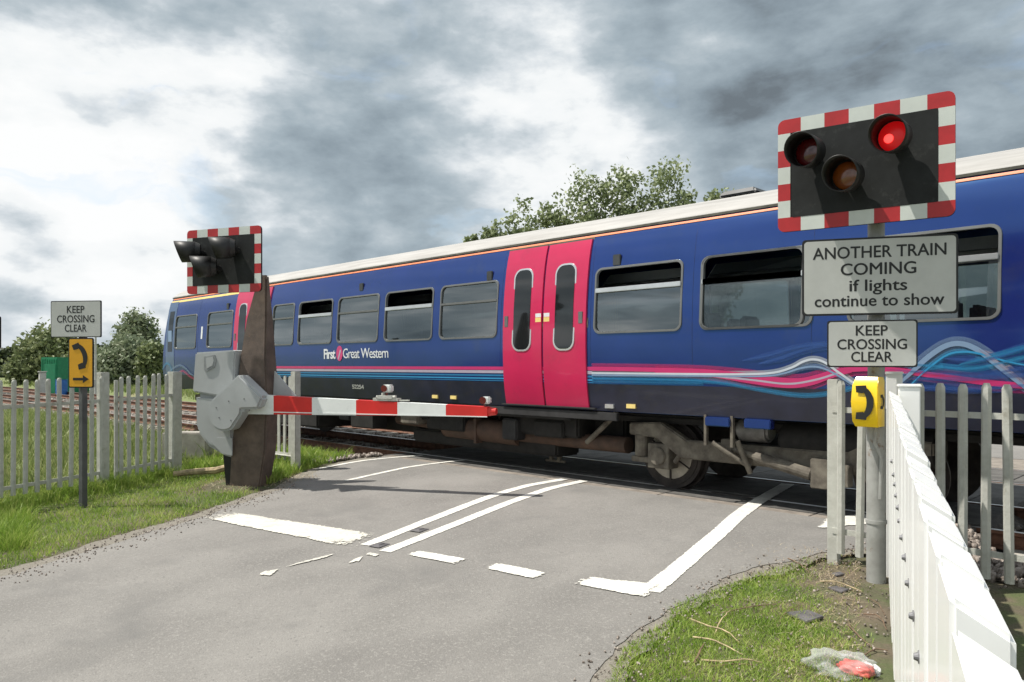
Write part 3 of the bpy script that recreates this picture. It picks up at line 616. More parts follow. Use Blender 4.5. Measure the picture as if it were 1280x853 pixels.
# lettering on the side
def side_text(body, size, px, py, m, bold, wid):
    me = text_mesh(body, size, bold, 1, 'LEFT', .88); xsz = [v.co.x for v in me.vertices]; k = wid/(max(xsz)-min(xsz)); x0 = min(xsz)
    zb0 = SZ(px, py)
    for v in me.vertices: X = SX(px)+(v.co.x-x0)*k; Z = zb0+v.co.z; v.co = (X, -w_at(Z)-.005+v.co.y, Z)
    me.materials.append(m); o = bpy.data.objects.new('lettering', me); COL.objects.link(o); o.parent = TR; return o
side_text('First', .245, 406.5, 448.5, M['letter'], .006, SX(421)-SX(406.5)); side_text('Great Western', .245, 430.5, 448, M['letter'], 0, SX(487)-SX(430.5))
cx_, cz_ = SX(426), SZ(426, 442); mb = MB(); mb.prism([(cx_+.10*math.cos(t), cz_+.135*math.sin(t)) for t in np.linspace(0, 6.283, 24)[:-1]], -w_at(cz_)-.006, -w_at(cz_)-.002); mb.build('emblem', M['s_pink'], TR)
mb = MB(); mb.prism([(cx_-.05,cz_-.10),(cx_-.02,cz_-.11),(cx_+.06,cz_+.06),(cx_+.02,cz_+.06)], -w_at(cz_)-.008, -w_at(cz_)-.0065); mb.build('emblem_slash', M['s_lav'], TR)
side_text('52254', .10, 439.5, 486, M['dimletter'], .002, SX(454)-SX(439.5)); side_text('1', .42, 252, 424, M['letter'], .0, .085)
# speaker boxes, data panels
for px, py in ((449,359),(610,345),(769,325),(283,383)):
    z = SZ(px, py); mb = MB(); mb.box((SX(px), -w_at(z)-.004, z), (.12,.03,.14)); mb.build('side_vent', M['duct'], TR, bevel=.01)
# cab front
yy = np.linspace(-1.40, 1.40, 9); vs = []; fs = []
for i, z in enumerate((.9, 1.2, 1.5, 2.0, 2.6, 3.0, 3.2, 3.42, 3.53)):
    ww = w_at(z) if z <= 3.2 else float(np.interp(z, [p[0] for p in RPROF], [p[1] for p in RPROF]))
    for t in yy: vs.append((XL+.02+.28*max(0, z-1.5)/1.7+.10*(abs(t)/1.4)**4-.10, t/1.4*ww, z))
    if i: k = 9*i; fs += [(k-9+j, k-8+j, k+1+j, k+j) for j in range(8)]
cab = MB().add(vs, fs).build('cab_front', M['cabblue'], TR, smooth=True)
mb = MB(); mb.box((XL-.22, 0, 2.1), (.4, 1.0, 2.1)); mb.build('gangway', M['under'], TR, bevel=.04)
mb = MB(); mb.box((XL-.2, .62, .95), (.5,.25,.25)); mb.box((XL-.3, 0, .9), (.6,.3,.3)); mb.build('coupler', M['under'], TR, bevel=.03)
w = skin(SX(208.5), SX(219), 1.0, 3.08, .006, 12).build('cab_door', M['cabblue'], TR, smooth='auto')
pane(SX(211), SX(216.5), 1.85, 2.85, .009).build('cab_window', M['darkglass'], w); mb = MB(); mb.box((SX(213.7), -w_at(2.3)-.012, 2.12), (.22,.01,.5)); mb.build('blind', M['s_wisp'], w)
for y in (-.95, .95):
    mb = MB(); mb.box((XL+.10, y, 2.35), (.04,.7,.8), rx=0); mb.build('windscreen', M['darkglass'], cab)
# end wall and stub of the coupling at the near end
mb = MB(); mb.box((XR+.02, 0, 2.05), (.06,2.5,2.3)); mb.build('end_wall', M['livery'], TR); mb = MB(); mb.box((XR+.25, 0, 2.05), (.4,1.0,2.1)); mb.build('gangway', M['under'], TR, bevel=.04)
# underframe gear
mb = MB(); mb.box((1.0, .2, .62), (6.2, 2.0, .5)); mb.box((-3.6, -.2, .6), (2.0,2.2,.52)); mb.box((3.0, -.9, .70), (1.2,.5,.3)); mb.box((-1.8,-.95,.72), (1.2,.4,.3)); mb.box((.2,-1.0,.74), (.7,.35,.2)); mb.box((1.5,-.75,.36), (3.2,.5,.22)); mb.box((5.9,.0,.86), (6,2.0,.10)); mb.build('engine_raft', M['under'], TR, bevel=.03)
mb = MB(); xa, xc, xd = SX(556,7.9), SX(652,7.9), SX(786,7.9); ye = -(YC-7.9)
mb.tube((xa-1.2, ye, .60), (xa, ye, .56), .09); mb.tube((xa, ye, .56), (xa+.1, ye, .55), .11, .175, 20, False); mb.tube((xa+.1, ye, .55), (xc, ye, .52), .175, n=20); mb.tube((xc, ye, .51), (xd, ye, .50), .105, n=16); mb.box((xc-.8, ye, .53), (.05,.37,.37)); mb.build('exhaust', M['exhaust'], TR, smooth='auto')
mb = MB(); mb.tube((xd-.6, ye-.1, .50), (xd-.25, ye-.12, .78), .035); mb.tube((xd-.25, ye-.12, .78), (xd-.1, ye-.12, .92), .035); mb.build('bracket', M['bogie'], TR); mb = MB(); mb.box((xc+.4,ye+.2,.3), (.05,.05,.3)); mb.box((xc+.55,ye+.2,.3), (.05,.05,.3)); mb.tube((xc+.3,ye+.2,.16), (xc+.65,ye+.2,.16), .02); mb.build('hanger', M['bogie'], TR)
mb = MB(); mb.tube((SX(925,7.85), -1.0, .80), (SX(965,7.85), -1.0, .80), .13, n=18); mb.build('air_tank', M['silver'], TR, smooth='auto', bevel=.03)
mb = MB(); mb.tube((SX(970,7.85)+.05, -.9, .72), (SX(970,7.85)+1.6, -.9, .72), .20, n=18); mb.build('air_tank', M['under'], TR, smooth='auto', bevel=.04)
for px in (895, 945):
    mb = MB(); xx = SX(px, 7.45); mb.box((xx, -1.33, .90), (.30,.10,.10)); mb.build('footstep', M['livery'], TR, bevel=.01)
mb = MB(); xx = SX(895, 7.45)
for k in (-.16, .16): mb.box((xx+k, -1.33, .80), (.03,.05,.34))
mb.tube((xx-.1,-1.3,.66), (xx+.3,-1.2,.42), .03); mb.tube((xx+.2,-1.3,.7), (xx+.3,-1.2,.35), .03); mb.build('step_bracket', M['bogie'], TR)
for px, py, m in ((763,508,'bar'),(790,508,'cream'),(545,496,'cream'),(568,497,'cream')):
    mb = MB(); z = SZ(px, py, 7.5); mb.box((SX(px,7.5), -1.36, z), (.13,.03,.05)); mb.build('marker_plate', M[m], TR)
for x, w_, hh, m in ((-3.9,.5,.34,'under'),(-3.1,.9,.30,'under'),(-1.9,.35,.24,'solebar'),(-1.2,.7,.34,'under'),(.1,.45,.20,'bogie'),(.9,.9,.26,'under'),(2.4,.3,.30,'solebar'),(3.1,.55,.22,'under')):
    mb = MB(); mb.box((x, -random.uniform(1.0,1.12), .76-hh/2), (w_, .3, hh)); mb.build('equipment_box', M[m], TR, bevel=.02)
for k in range(9):
    x = random.uniform(-8.5, 3.6); l_ = random.uniform(.5,1.5); z = random.uniform(.35,.72); y = -random.uniform(.95,1.2); mb = MB(); mb.path([(x,y,.78),(x+.05,y,z),(x+l_*.5,y-.02,z-.05),(x+l_,y,z+.03),(x+l_+.08,y+.1,.78)], [.02]*5, 7); mb.build('hose', M[random.choice(['under','bogie'])], TR, smooth=True)
def bogie(xc):
    b = bpy.data.objects.new('bogie', None); COL.objects.link(b); b.parent = TR; b.location = (xc, 0, 0)
    for s in (-1, 1):
        y0, y1 = s*1.10, s*.98
        poly = [(-1.72,.80),(-1.25,.83),(-.90,.64),(.90,.64),(1.25,.83),(1.72,.80),(1.72,.66),(1.33,.64),(.98,.42),(-.98,.42),(-1.33,.64),(-1.72,.66)]
        mb = MB(); mb.prism(poly, min(y0,y1), max(y0,y1)); mb.build('side_frame', M['bogie'], b, bevel=.015)
        for e_ in (-1, 1):
            mb = MB(); mb.box((e_*1.3, s*.98, .42), (.30,.22,.30)); mb.tube((e_*1.3, s*1.12, .42), (e_*1.3, s*1.06, .42), .11, n=16); mb.tube((e_*1.58, s*1.02, .40), (e_*1.58, s*1.02, .66), .085, n=14); mb.box((e_*1.45, s*1.0, .36), (.5,.16,.07)); mb.tube((e_*1.08, s*1.06, .36), (e_*.92, s*1.06, .58), .03); mb.build('axle_box', M['bogie'], b, bevel=.012)
        mb = MB(); mb.tube((-.30, s*1.18, .60), (.05, s*1.18, .52), .035); mb.tube((.0, s*1.18, .53), (.62, s*1.18, .40), .062, n=14); mb.box((-.32, s*1.16, .60), (.14,.12,.2)); mb.box((.72, s*1.16, .42), (.2,.14,.30)); mb.box((.95, s*1.16, .42), (.1,.12,.22)); mb.build('damper', M['bogie'], b, bevel=.01)
    for e_ in (-1, 1):
        for s in (-1, 1):
            mb = MB().use(M['wheel']); pr = [(.02,.10),(.42,.0)]
            mb.tube((e_*1.3, s*.79, .42), (e_*1.3, s*.66, .42), .42, n=40); mb.tube((e_*1.3, s*.68, .42), (e_*1.3, s*.65, .42), .452, n=40)
            mb.use(M['wheel']).tube((e_*1.3, s*.80, .42), (e_*1.3, s*.79, .42), .37, n=36); mb.use(M['disc']).tube((e_*1.3, s*.812, .42), (e_*1.3, s*.80, .42), .30, n=32)
            mb.use(M['wheel']).tube((e_*1.3, s*.825, .42), (e_*1.3, s*.812, .42), .13, n=24)
            for k in range(6):
                a = k*math.pi/3; mb.box((e_*1.3+.215*math.sin(a), s*.817, .42+.215*math.cos(a)), (.022,.012,.19), 0) if k%3 == 0 else mb.tube((e_*1.3+.13*math.sin(a), s*.817, .42+.13*math.cos(a)), (e_*1.3+.30*math.sin(a), s*.817, .42+.30*math.cos(a)), .010, n=6)
            mb.build('wheel', None, b, smooth='auto')
        mb = MB(); mb.tube((e_*1.3, -.7, .42), (e_*1.3, .7, .42), .09); mb.build('axle', M['wheel'], b)
    mb = MB(); mb.box((0,0,.55), (1.0,2.0,.2)); mb.build('bolster', M['under'], b); return b
XW = -5.2+10
bogie(XW+1.3); bogie(XL+2.95)
# passengers' dark outlines are left to the glass; nothing painted on

# ------------------------------------------------------------------ wig-wag light boards, signs
def face_rot(alpha):   # alpha: how far the right-hand edge swings towards the camera (degrees)
    a = math.radians(alpha); u = RT*math.cos(a)-FW*math.sin(a); return math.atan2(u.y, u.x)
def light_board(parent, w, h, lit, hood_aim, hood_len, loc=(0,0,0), rz=0, hr=1.0):
    b = bpy.data.objects.new('light_board', None); COL.objects.link(b); b.parent = parent; b.location = loc; b.rotation_euler.z = rz
    pl = MB(); pl.prism(rrect(w, h, .05, 6), 0, .025); plate = pl.build('backing_plate', M['board'], b)
    mb = MB(); bw = .105; n_top, n_side = 7, 5; y0, y1 = -.004, .002
    def sq(x0_, x1_, z0_, z1_, m): mb.use(m).prism([(x0_,z0_),(x1_,z0_),(x1_,z1_),(x0_,z1_)], y0, y1)
    for k in range(n_top):
        m = M['sq_red'] if k % 2 == 0 else M['sq_white']; xa_, xb_ = -w/2+w*k/n_top, -w/2+w*(k+1)/n_top
        for zz0, zz1, sg in ((h/2-bw, h/2, 1), (-h/2, -h/2+bw, -1)):
            if k in (0, n_top-1):   # rounded outer corner
                cxx = -w/2+.05 if k == 0 else w/2-.05; czz = sg*(h/2-.05); arc = []
                a0 = {(0,1):90,(0,-1):180,(n_top-1,1):0,(n_top-1,-1):270}[(k,sg)]
                arc = [(cxx+.05*math.cos(math.radians(a0+90*i/5)), czz+.05*math.sin(math.radians(a0+90*i/5))) for i in range(6)]
                xi = xb_ if k == 0 else xa_; xo = -w/2 if k == 0 else w/2; zo = sg*h/2; zi = zo-sg*bw
                P_ = arc if (k == 0) == (sg > 0) else arc
                if k == 0 and sg > 0: P_ = [(xb_, zo)]+arc+[(xo, zi), (xb_, zi)]
                elif k == 0: P_ = [(xb_, zi), (xo, zi)]+arc+[(xb_, zo)]
                elif sg > 0: P_ = [(xa_, zi), (xo, zi)]+arc+[(xa_, zo)]
                else: P_ = [(xa_, zo)]+arc+[(xo, zi), (xa_, zi)]
                mb.use(m).prism(P_, y0, y1)
            else: sq(xa_, xb_, zz0, zz1, m)
    hs = h-2*bw
    for k in range(n_side):
        m = M['sq_white'] if k % 2 == 0 else M['sq_red']; za, zb_ = -hs/2+hs*k/n_side, -hs/2+hs*(k+1)/n_side
        sq(-w/2, -w/2+bw*.86, za, zb_, m); sq(w/2-bw*.95, w/2, za, zb_, m)
    mb.build('chequer_border', None, b)
    mb = MB(); mb.prism(rrect(w-2*bw+.01, h-2*bw+.004, .012, 2), -.006, -.0045); mb.build('black_panel', M['board'], b)
    for lx, lz, kind in ((-.315, .115, 'lens_red'), (.235, .135, 'lens_lit' if lit else 'lens_red'), (-.06, -.09, 'lens_amber')):
        ax = Vector(hood_aim).normalized(); o_ = Vector((lx, -.10, lz)); lamp = MB(); lamp.tube(Vector((lx,-.005,lz-.02)), o_+Vector((0,.0,-.01)), .045); lamp.tube(o_-ax*.03, o_+ax*.04, .085*hr, .112*hr, 24)
        lo_ = lamp.build('lamp', M['hood'], b, smooth='auto')
        u = ax.cross(UP).normalized(); v = u.cross(ax); vs = []; fs = []; n = 28
        for ring_i, (t, r) in enumerate(((0, .112*hr), (.5, .116*hr), (1, .119*hr))):
            for i in range(n):
                a = 2*math.pi*i/n; ln = hood_len*(.66+.34*(.5+.5*math.sin(a)))
                vs.append(o_+ax*(.03+t*ln)+(u*math.cos(a)+v*math.sin(a))*r)
        fs = [(k*n+i, k*n+(i+1)%n, (k+1)*n+(i+1)%n, (k+1)*n+i) for k in range(2) for i in range(n)]
        hd = MB().add(vs, fs).build('hood', M['hood'], lo_, smooth=True); sm_ = hd.modifiers.new('thickness', 'SOLIDIFY'); sm_.thickness = .006
        ls = MB(); R_ = [ [o_+ax*(.045+.022*math.cos(p))+(u*math.cos(2*math.pi*i/20)+v*math.sin(2*math.pi*i/20))*(.10*math.sin(p)+.001) for i in range(20)] for p in np.linspace(math.pi/2, .02, 6)]
        ls.loft(R_).build('lens', M[kind], lo_, smooth=True)
        if kind == 'lens_lit':
            fl_ = MB(); cc = o_+ax*.069+u*.028-v*.012; fl_.loft([[cc+ax*(.004*math.cos(p))+(u*math.cos(2*math.pi*i/16)+v*math.sin(2*math.pi*i/16))*(.030*math.sin(p)+.001) for i in range(16)] for p in np.linspace(math.pi/2, .02, 4)]); fl_.build('filament_glow', mat('lens_hot', (1,.05,.05), .3, emit=((1,.07,.06), 1.5)), lo_, smooth=True)
    return b
# right-hand post
pb = cam2w(5.52, 2.645, 0); pz = float(gz(pb.x, pb.y))
post = thing('crossing_light', 'red and white bordered crossing light with lit red lamp on the grey post', 'traffic light', (pb.x, pb.y, pz), face_rot(20), group='crossing lights')
mb = MB(); mb.tube((0,0,-.2), (0,0,1.25), .066, n=20); mb.tube((0,0,1.25), (0,0,3.42), .057, n=20); mb.tube((0,0,.42), (0,0,.445), .072, n=20); mb.build('post', M['pole'], post, smooth='auto')
def to_local(root, p): 
    return Matrix.Rotation(-root.rotation_euler.z, 3, 'Z') @ (Vector(p)-Vector(root.location))
bc = cam2w(5.41, 2.487, 2.94)
light_board(post, 1.16, .84, True, (-.12,-1,-.08), .22, to_local(post, bc), face_rot(34.6)-face_rot(20))
mb = MB(); 
for z in (2.65, 3.15): mb.box((0,-.10,z), (.22,.10,.05))
mb.build('clamp', M['pole'], post)
def sign(name, label, cat, c, w, h, alpha, lines, sizes, face, r=.02, bold=.006, group=None, border=.014, sx=1.0, space=1.0):
    t = thing(name, label, cat, c, face_rot(alpha), group)
    mb = MB(); mb.prism(rrect(w, h, r, 5), 0, .012); mb.build('back_plate', M['signback'], t)
    mb = MB(); mb.prism(rrect(w-2*border, h-2*border, r, 5), -.0025, .002); mb.build('face_plate', face, t)
    z = h/2
    for (txt, zc), (wd_, cap) in zip(lines, sizes): lettering(txt, wd_, cap, (0, -.0024, zc), M['black'], t)
    mb = MB(); mb.box((0,.045,h*.25), (.16,.07,.04)); mb.box((0,.045,-h*.25), (.16,.07,.04)); mb.build('clamp', M['pole'], t)
    return t
c = cam2w(5.41, 2.605, 2.155)
sign('warning_sign', 'wide white sign reading ANOTHER TRAIN COMING if lights continue to show', 'sign', c, 1.01, .555, 18, [('ANOTHER TRAIN', .1325), ('COMING', .0115), ('if lights', -.105), ('continue to show', -.2125)], ((.865,.082),(.49,.082),(.375,.08),(.84,.08)), M['signgrey'], .025)
c = cam2w(5.41, 2.56, 1.672)
sign('keep_clear_sign', 'KEEP CROSSING CLEAR sign below the big sign on the thick grey post', 'sign', c, .585, .335, 20, [('KEEP', .0595), ('CROSSING', -.0385), ('CLEAR', -.1285)], ((.207,.07),(.451,.07),(.268,.07)), M['signgrey'], .018, .004, 'keep crossing clear signs', .010)
def handset(cx_, cz_, s, tilt, y):
    """telephone receiver outline as a prism list in the (x,z) plane"""
    mb = MB(); pts_o, pts_i = [], []
    for k in range(13):
        a = math.radians(-78+156*k/12); pts_o.append((.40*math.cos(a)-.12, .51*math.sin(a))); pts_i.append((.19*math.cos(a)-.11, .37*math.sin(a)))
    R = lambda p: (cx_+s*(p[0]*math.cos(tilt)-p[1]*math.sin(tilt)), cz_+s*(p[0]*math.sin(tilt)+p[1]*math.cos(tilt)))
    for k in range(12): mb.prism([R(p) for p in (pts_o[k], pts_o[k+1], pts_i[k+1], pts_i[k])], y-.003, y)
    for sg in (-1, 1): mb.prism([R(p) for p in ((-.24,sg*.50),(.06,sg*.52),(.10,sg*.36),(-.03,sg*.28),(-.22,sg*.30))], y-.0036, y-.0002)
    return mb
# yellow telephone on the post
c = cam2w(5.40, 2.525, 1.255)
ph = thing('telephone_box', 'yellow crossing telephone box with black receivers on the grey post', 'telephone', (c.x, c.y, 1.06), face_rot(44))
mb = MB(); mb.loft([[(-0.080,-.015,0.02),(0.080,-.015,0.02),(0.070,.13,0.02),(-0.070,.13,0.02)], [(-0.087,-.05,.06),(0.087,-.05,.06),(0.074,.13,.02),(-0.074,.13,.02)], [(-0.092,-.065,.2),(0.092,-.065,.2),(0.074,.13,.2),(-0.074,.13,.2)], [(-0.087,-.05,.32),(0.087,-.05,.32),(0.074,.13,.345),(-0.074,.13,.345)], [(-0.077,-.01,.375),(0.077,-.01,.375),(0.067,.13,.375),(-0.067,.13,.375)]]); mb.build('case', M['yellow'], ph, bevel=.014, smooth='auto')
o = handset(.0, .195, .235, 0, -.0675); o.build('receiver_mark', M['black'], ph)
o = handset(0, 0, .10, 0, 0).build('receiver_mark', M['black'], ph); o.location = (.089,.03,.20); o.rotation_euler.z = math.radians(83)
mb = MB(); mb.path([(.03,.09,.03),(.02,.09,-.10),(.06,.10,-.2),(.05,.11,-.5)], [.012]*4); mb.build('conduit', M['pole'], ph)

# left-hand sign post
lb = cam2w(9.02, -5.09, 0); lz = float(gz(lb.x, lb.y))
lp = tag(MB().box((0,0,.95), (.065,.065,2.5)).box((0,0,2.2), (.05,.05,.05)).build('sign_post', M['darkpole'], loc=(lb.x, lb.y, lz-.05), rz=.3), 'thin dark square post carrying two signs by the left fence', 'post')
c = cam2w(8.93, -5.125, 2.06); sign('keep_clear_sign', 'KEEP CROSSING CLEAR sign above the amber telephone sign at left fence', 'sign', c, .66, .43, 9, [('KEEP', .072), ('CROSSING', -.039), ('CLEAR', -.148)], ((.23,.082),(.49,.082),(.285,.082)), M['signgrey'], .015, .004, 'keep crossing clear signs', .010)
c = cam2w(8.92, -5.06, 1.545)
ts = thing('telephone_sign', 'amber sign with black receiver and arrow on the thin dark post', 'sign', c, face_rot(9))
mb = MB(); mb.prism(rrect(.325,.585,.02), 0, .012); mb.build('back_plate', M['signback'], ts)
mb = MB(); mb.prism(rrect(.297,.557,.016), -.0025, .002); mb.build('face_plate', M['amber'], ts)
handset(0, .085, .30, math.radians(18), -.003).build('receiver_mark', M['black'], ts)
mb = MB(); mb.prism([(-.10,-.175),(.03,-.175),(.03,-.145),(.105,-.19),(.03,-.235),(.03,-.205),(-.10,-.205)], -.006, -.003); mb.build('arrow_mark', M['black'], ts)
# board edge at the very left of the picture: back of a light board on a post
eb = cam2w(13.4, -9.07, 0); ez = float(gz(eb.x, eb.y))
e2 = thing('crossing_light', 'dark edge of a light board cut off at the left, seen from behind', 'traffic light', (eb.x, eb.y, ez), face_rot(12), 'crossing lights')
mb = MB(); mb.tube((-.3,0,-.2), (-.3,0,2.7), .055); mb.build('post', M['pole'], e2); mb = MB(); mb.prism(rrect(.92,.56,.03), 0, .03); o = mb.build('backing_plate', M['board'], e2); o.location = (-.33,-.08,2.43)

# ------------------------------------------------------------------ half barrier
bb = cam2w(10.25, -3.52, 0); bz = float(gz(bb.x, bb.y))
BR = thing('level_crossing_barrier', 'half barrier with red and white arm lowered across the road', 'barrier', (bb.x, bb.y, bz), face_rot(14))
SC = 10.25/FPX
def bl(px, py): return ((px-311)*SC, EYE-bz+(HY-py)*SC)       # outline measured in the plane of the machine
def outline(pts): return [bl(*p) for p in pts]
# tapered column
rings = []
for py, xl, xr, d0, d1 in ((604,288,331,-.15,.12),(560,292,340,-.16,.13),(488,301,343,-.17,.13),(450,304,340,-.15,.12),(400,310,338,-.10,.08),(345,324,335,-.05,.03)):
    a, z = bl(xl, py); b, _ = bl(xr, py); rings.append([(a,d0,z),(b,d0,z),(b,d1,z),(a,d1,z)])
rings[0] = [(x, y, -.06) for x, y, z in rings[0]]
MB().loft(rings).build('column', M['column'], BR, bevel=.02)
mb = MB(); a, z = bl(281, 573); b, z0_ = bl(300, 603); mb.loft([[(a+.04,-.14,-.05),(b,-.14,-.05),(b,.16,-.05),(a+.04,.16,-.05)], [(a,-.15,z+.05),(b,-.15,z+.05),(b,.18,z+.05),(a,.18,z+.05)]]); mb.build('base_shoe', M['tar'], BR)
mb = MB(); mb.prism(outline([(246,441),(300,438),(303,440),(300,492),(303,498),(242,490)]), -.23, .24); up = mb.build('upper_cabinet', M['housing'], BR, bevel=.06, smooth='auto')
mb = MB(); mb.prism(outline([(260,446),(275,444),(277,450),(275,459),(265,464),(260,463)]), -.244, -.20); mb.build('lock_plate', mat('lock_grey', (.30,.315,.32), .5), up)
mb = MB(); mb.prism(outline([(263,448),(273,446),(274,451),(272,457),(264,461)]), -.249, -.235); mb.build('lock_door', M['housing'], up)
mb = MB(); mb.prism(outline([(243,491.5),(301,494),(300,572),(285,569),(262,558),(244,538)]), -.215, .24); lo_ = mb.build('lower_cabinet', M['housing'], BR, bevel=.06, smooth='auto')
mb = MB(); mb.prism(outline([(268,552),(276,546),(298,546),(298,568),(284,566)]), -.222, -.20); mb.build('access_panel', M['housing'], lo_, bevel=.004)
dc = []
for k in range(22):
    a = math.radians(128+ (300-128)*k/21); dc.append((285+22.5*math.cos(a), 514-22.5*math.sin(a)))
dc = [(x+13, y) for x, y in dc+[(309,516),(310,510),(332,509),(339,495),(306,467)]]
mb = MB(); mb.prism(outline(dc), -.42, -.20); dcv = mb.build('drive_cover', M['housing'], BR, bevel=.03, smooth='auto')
mb = MB()
for p in ((293,500),(296,523),(280,520),(314,497),(276,508)): x, z = bl(p[0]+13, p[1]); mb.tube((x,-.424,z), (x,-.41,z), .009, n=8)
mb.build('bolt', M['boltdark'], dcv)
mb = MB(); mb.prism(outline([(346,464),(375,494),(373,497),(344,497)]), -.04, -.02); mb.build('gusset', M['housing'], BR)
# arm: from the drive cover out over the lane
A0 = cam2w(10.02, -3.47, 1.055); A1 = cam2w(8.86, -.225, .985)
ar = bpy.data.objects.new('arm', None); COL.objects.link(ar); ar.parent = BR; p0 = to_local(BR, A0); ar.location = p0
dv = A1-A0; ar.rotation_euler = (0, 0, math.atan2(dv.y, dv.x)-BR.rotation_euler.z); LEN = math.hypot(dv.x, dv.y)
def arm_h(t): return .265-.15*t
def arm_c(t): return -.048-.03*t
seg = [0,.123,.292,.478,.645,.832,.985]; cols = ['barwhite','red','barwhite','red','barwhite','red']
for k, m in enumerate(cols):
    a, b = seg[k], seg[k+1]; mb = MB(); rr = []
    for t in (a, b):
        x = LEN*t; h = arm_h(t)/2; c_ = arm_c(t); rr.append([(x,-.045,c_-h),(x,.075,c_-h+.02),(x,.075,c_+h-.012),(x,.02,c_+h),(x,-.045,c_+h-.004)])
    mb.loft(rr); mb.build('red_band' if m == 'red' else 'white_band', M[m], ar)
mb = MB(); mb.tube((LEN*.985,.015,arm_c(1)), (LEN*1.012,.015,arm_c(1)), .054, .04, 16); mb.build('arm_tip', M['red'], ar)
mb = MB(); mb.box((LEN*.5, -.0465, arm_c(.5)-arm_h(.5)/2+.012), (LEN*.97,.004,.012)); mb.build('edge_trim', M['barwhite'], ar).rotation_euler.y = math.radians(-.15)
def arm_lamp(t, base):
    x = LEN*t; zt = arm_c(t)+arm_h(t)/2
    if base:
        mb = MB(); mb.box((x,.01,zt+.02), (.34,.10,.035)); mb.box((x,.01,zt+.05), (.20,.13,.04)); mb.tube((x-.12,-.03,zt+.05), (x+.14,-.03,zt+.05), .02); mb.tube((x-.05,.0,zt+.03), (x-.05,.0,zt+.10), .02); mb.box((x+.2,.0,zt+.012), (.22,.03,.015)); cl = mb.build('lamp_clamp', M['galv'], ar)
        zl = zt+.155
    else: zl = zt+.07
    lm = MB(); lm.box((x+.015,.01,zl), (.115,.10,.095) if base else (.10,.09,.085)); o = lm.build('arm_lamp', M['barwhite'], ar, bevel=.015); mb = MB(); mb.tube((x-.01,-.052,zl), (x-.01,-.045,zl), .042, n=18); mb.tube((x,0,zl-.10), (x,0,zl-.05), .016); mb.build('lens', M['lens_red'], o)
arm_lamp(.595, True); arm_lamp(.972, False)
# light board on top of the column
c = cam2w(9.85, -3.74, 0); LBd = thing('crossing_light', 'red and white bordered light board with long black hoods on the rusty barrier column', 'traffic light', (c.x, c.y, 2.455), face_rot(20), 'crossing lights')
light_board(LBd, 1.18, .84, False, (-.86,-.62,-.04), .26, (0,0,.42), 0, 1.17)
mb = MB(); mb.box((.34,.09,.16), (.12,.14,.12)); mb.build('bracket', M['darkpole'], LBd)

# ------------------------------------------------------------------ palisade fences
def pale_mesh(h, w=.062):
    mb = MB(); d = .022; pr = [(-w/2,0),(-w/4,-d),(w/4,-d),(w/2,0),(w/4,-d+.006),(-w/4,-d+.006)]
    pr2 = [(-w/2,.0),(-w/4,-d),(w/4,-d),(w/2,.0),(w/2,.006),(-w/2,.006)]
    rr = [[(x*s, y, z) for x, y in pr2] for z, s in ((0,1),(h-.03,1),(h,.55))]
    return mb.loft(rr)
def fence(name, label, a, b, h, posts, npale, zbot, rails=(.22,1.18), group=None, skipf=None):
    a, b = Vector(a), Vector(b); dv = b-a; ln = math.hypot(dv.x, dv.y); t = thing(name, label, 'fence', a, math.atan2(dv.y, dv.x), group)
    sl = dv.z/ln; first = None
    for k in range(npale):
        x = ln*(k+.5)/npale
        if skipf and skipf(x): continue
        if first is None: first = pale_mesh(h-zbot).build('pale', M['galv'], t); o = first
        else: o = first.copy(); COL.objects.link(o); o.parent = t
        o.location = (x, -.028, zbot+sl*x+random.gauss(0,.006)); o.rotation_euler = (random.gauss(0,.006), random.gauss(0,.008), random.gauss(0,.05))
    for r in rails:
        mb = MB(); mb.loft([[(x, y, r+z+sl*x) for y, z in ((-.02,-.022),(.03,-.022),(.03,-.014),(-.012,-.014),(-.012,.022),(-.02,.022))] for x in (0, ln)]); mb.build('rail', M['galv'], t)
    for x, w, hh in posts:
        mb = MB(); mb.box((0,0,hh/2-.1), (w, w*.8, hh+.2)); o = mb.build('post', M['galv'], t, bevel=.006); o.location = (x, .02, sl*x)
    return t
p_a = cam2w(9.05, -5.98, 0); p_a.z = float(gz(p_a.x, p_a.y))+.02; p_b = cam2w(11.3, -5.0, 0); p_b.z = float(gz(p_b.x, p_b.y))
dirf = (Vector((p_b.x-p_a.x, p_b.y-p_a.y, 0))).normalized(); ln_ab = math.hypot(p_b.x-p_a.x, p_b.y-p_a.y)
p_0 = p_a-dirf*3.6; p_0.z = float(gz(p_0.x, p_0.y))
# position of the gap post seen at px 132
best = min(np.linspace(0, 1, 400), key=lambda u: abs(640+FPX*((p_a.lerp(p_b, u)).dot(RT))/((p_a.lerp(p_b, u)).dot(FW))-132))
gpost = p_a.lerp(p_b, best)
fence('palisade_fence', 'grey metal palisade fence running behind the two signs on the left verge', p_0, gpost, 1.50, [(3.0,.09,1.5), (math.hypot(gpost.x-p_0.x, gpost.y-p_0.y)-.02,.125,1.56)], 33, .12, group='grey palisade fences')
g2 = gpost+dirf*.16
fence('palisade_gate', 'narrow grey palisade gate between the two stout posts left of the barrier', g2, p_b, 1.50, [(.02,.05,1.45), (math.hypot(p_b.x-g2.x, p_b.y-g2.y),.16,1.52)], 8, .10, group='grey palisade fences')
q_a = cam2w(11.3, -3.2, 0); q_a.z = float(gz(q_a.x, q_a.y)); q_b = Vector((q_a.x-1.9, q_a.y-.15, 0)); q_b.z = q_a.z
fence('palisade_fence', 'short grey palisade panel and white post directly behind the barrier column', q_a, q_b, 1.40, [(0,.12,1.47)], 13, .12, group='grey palisade fences')
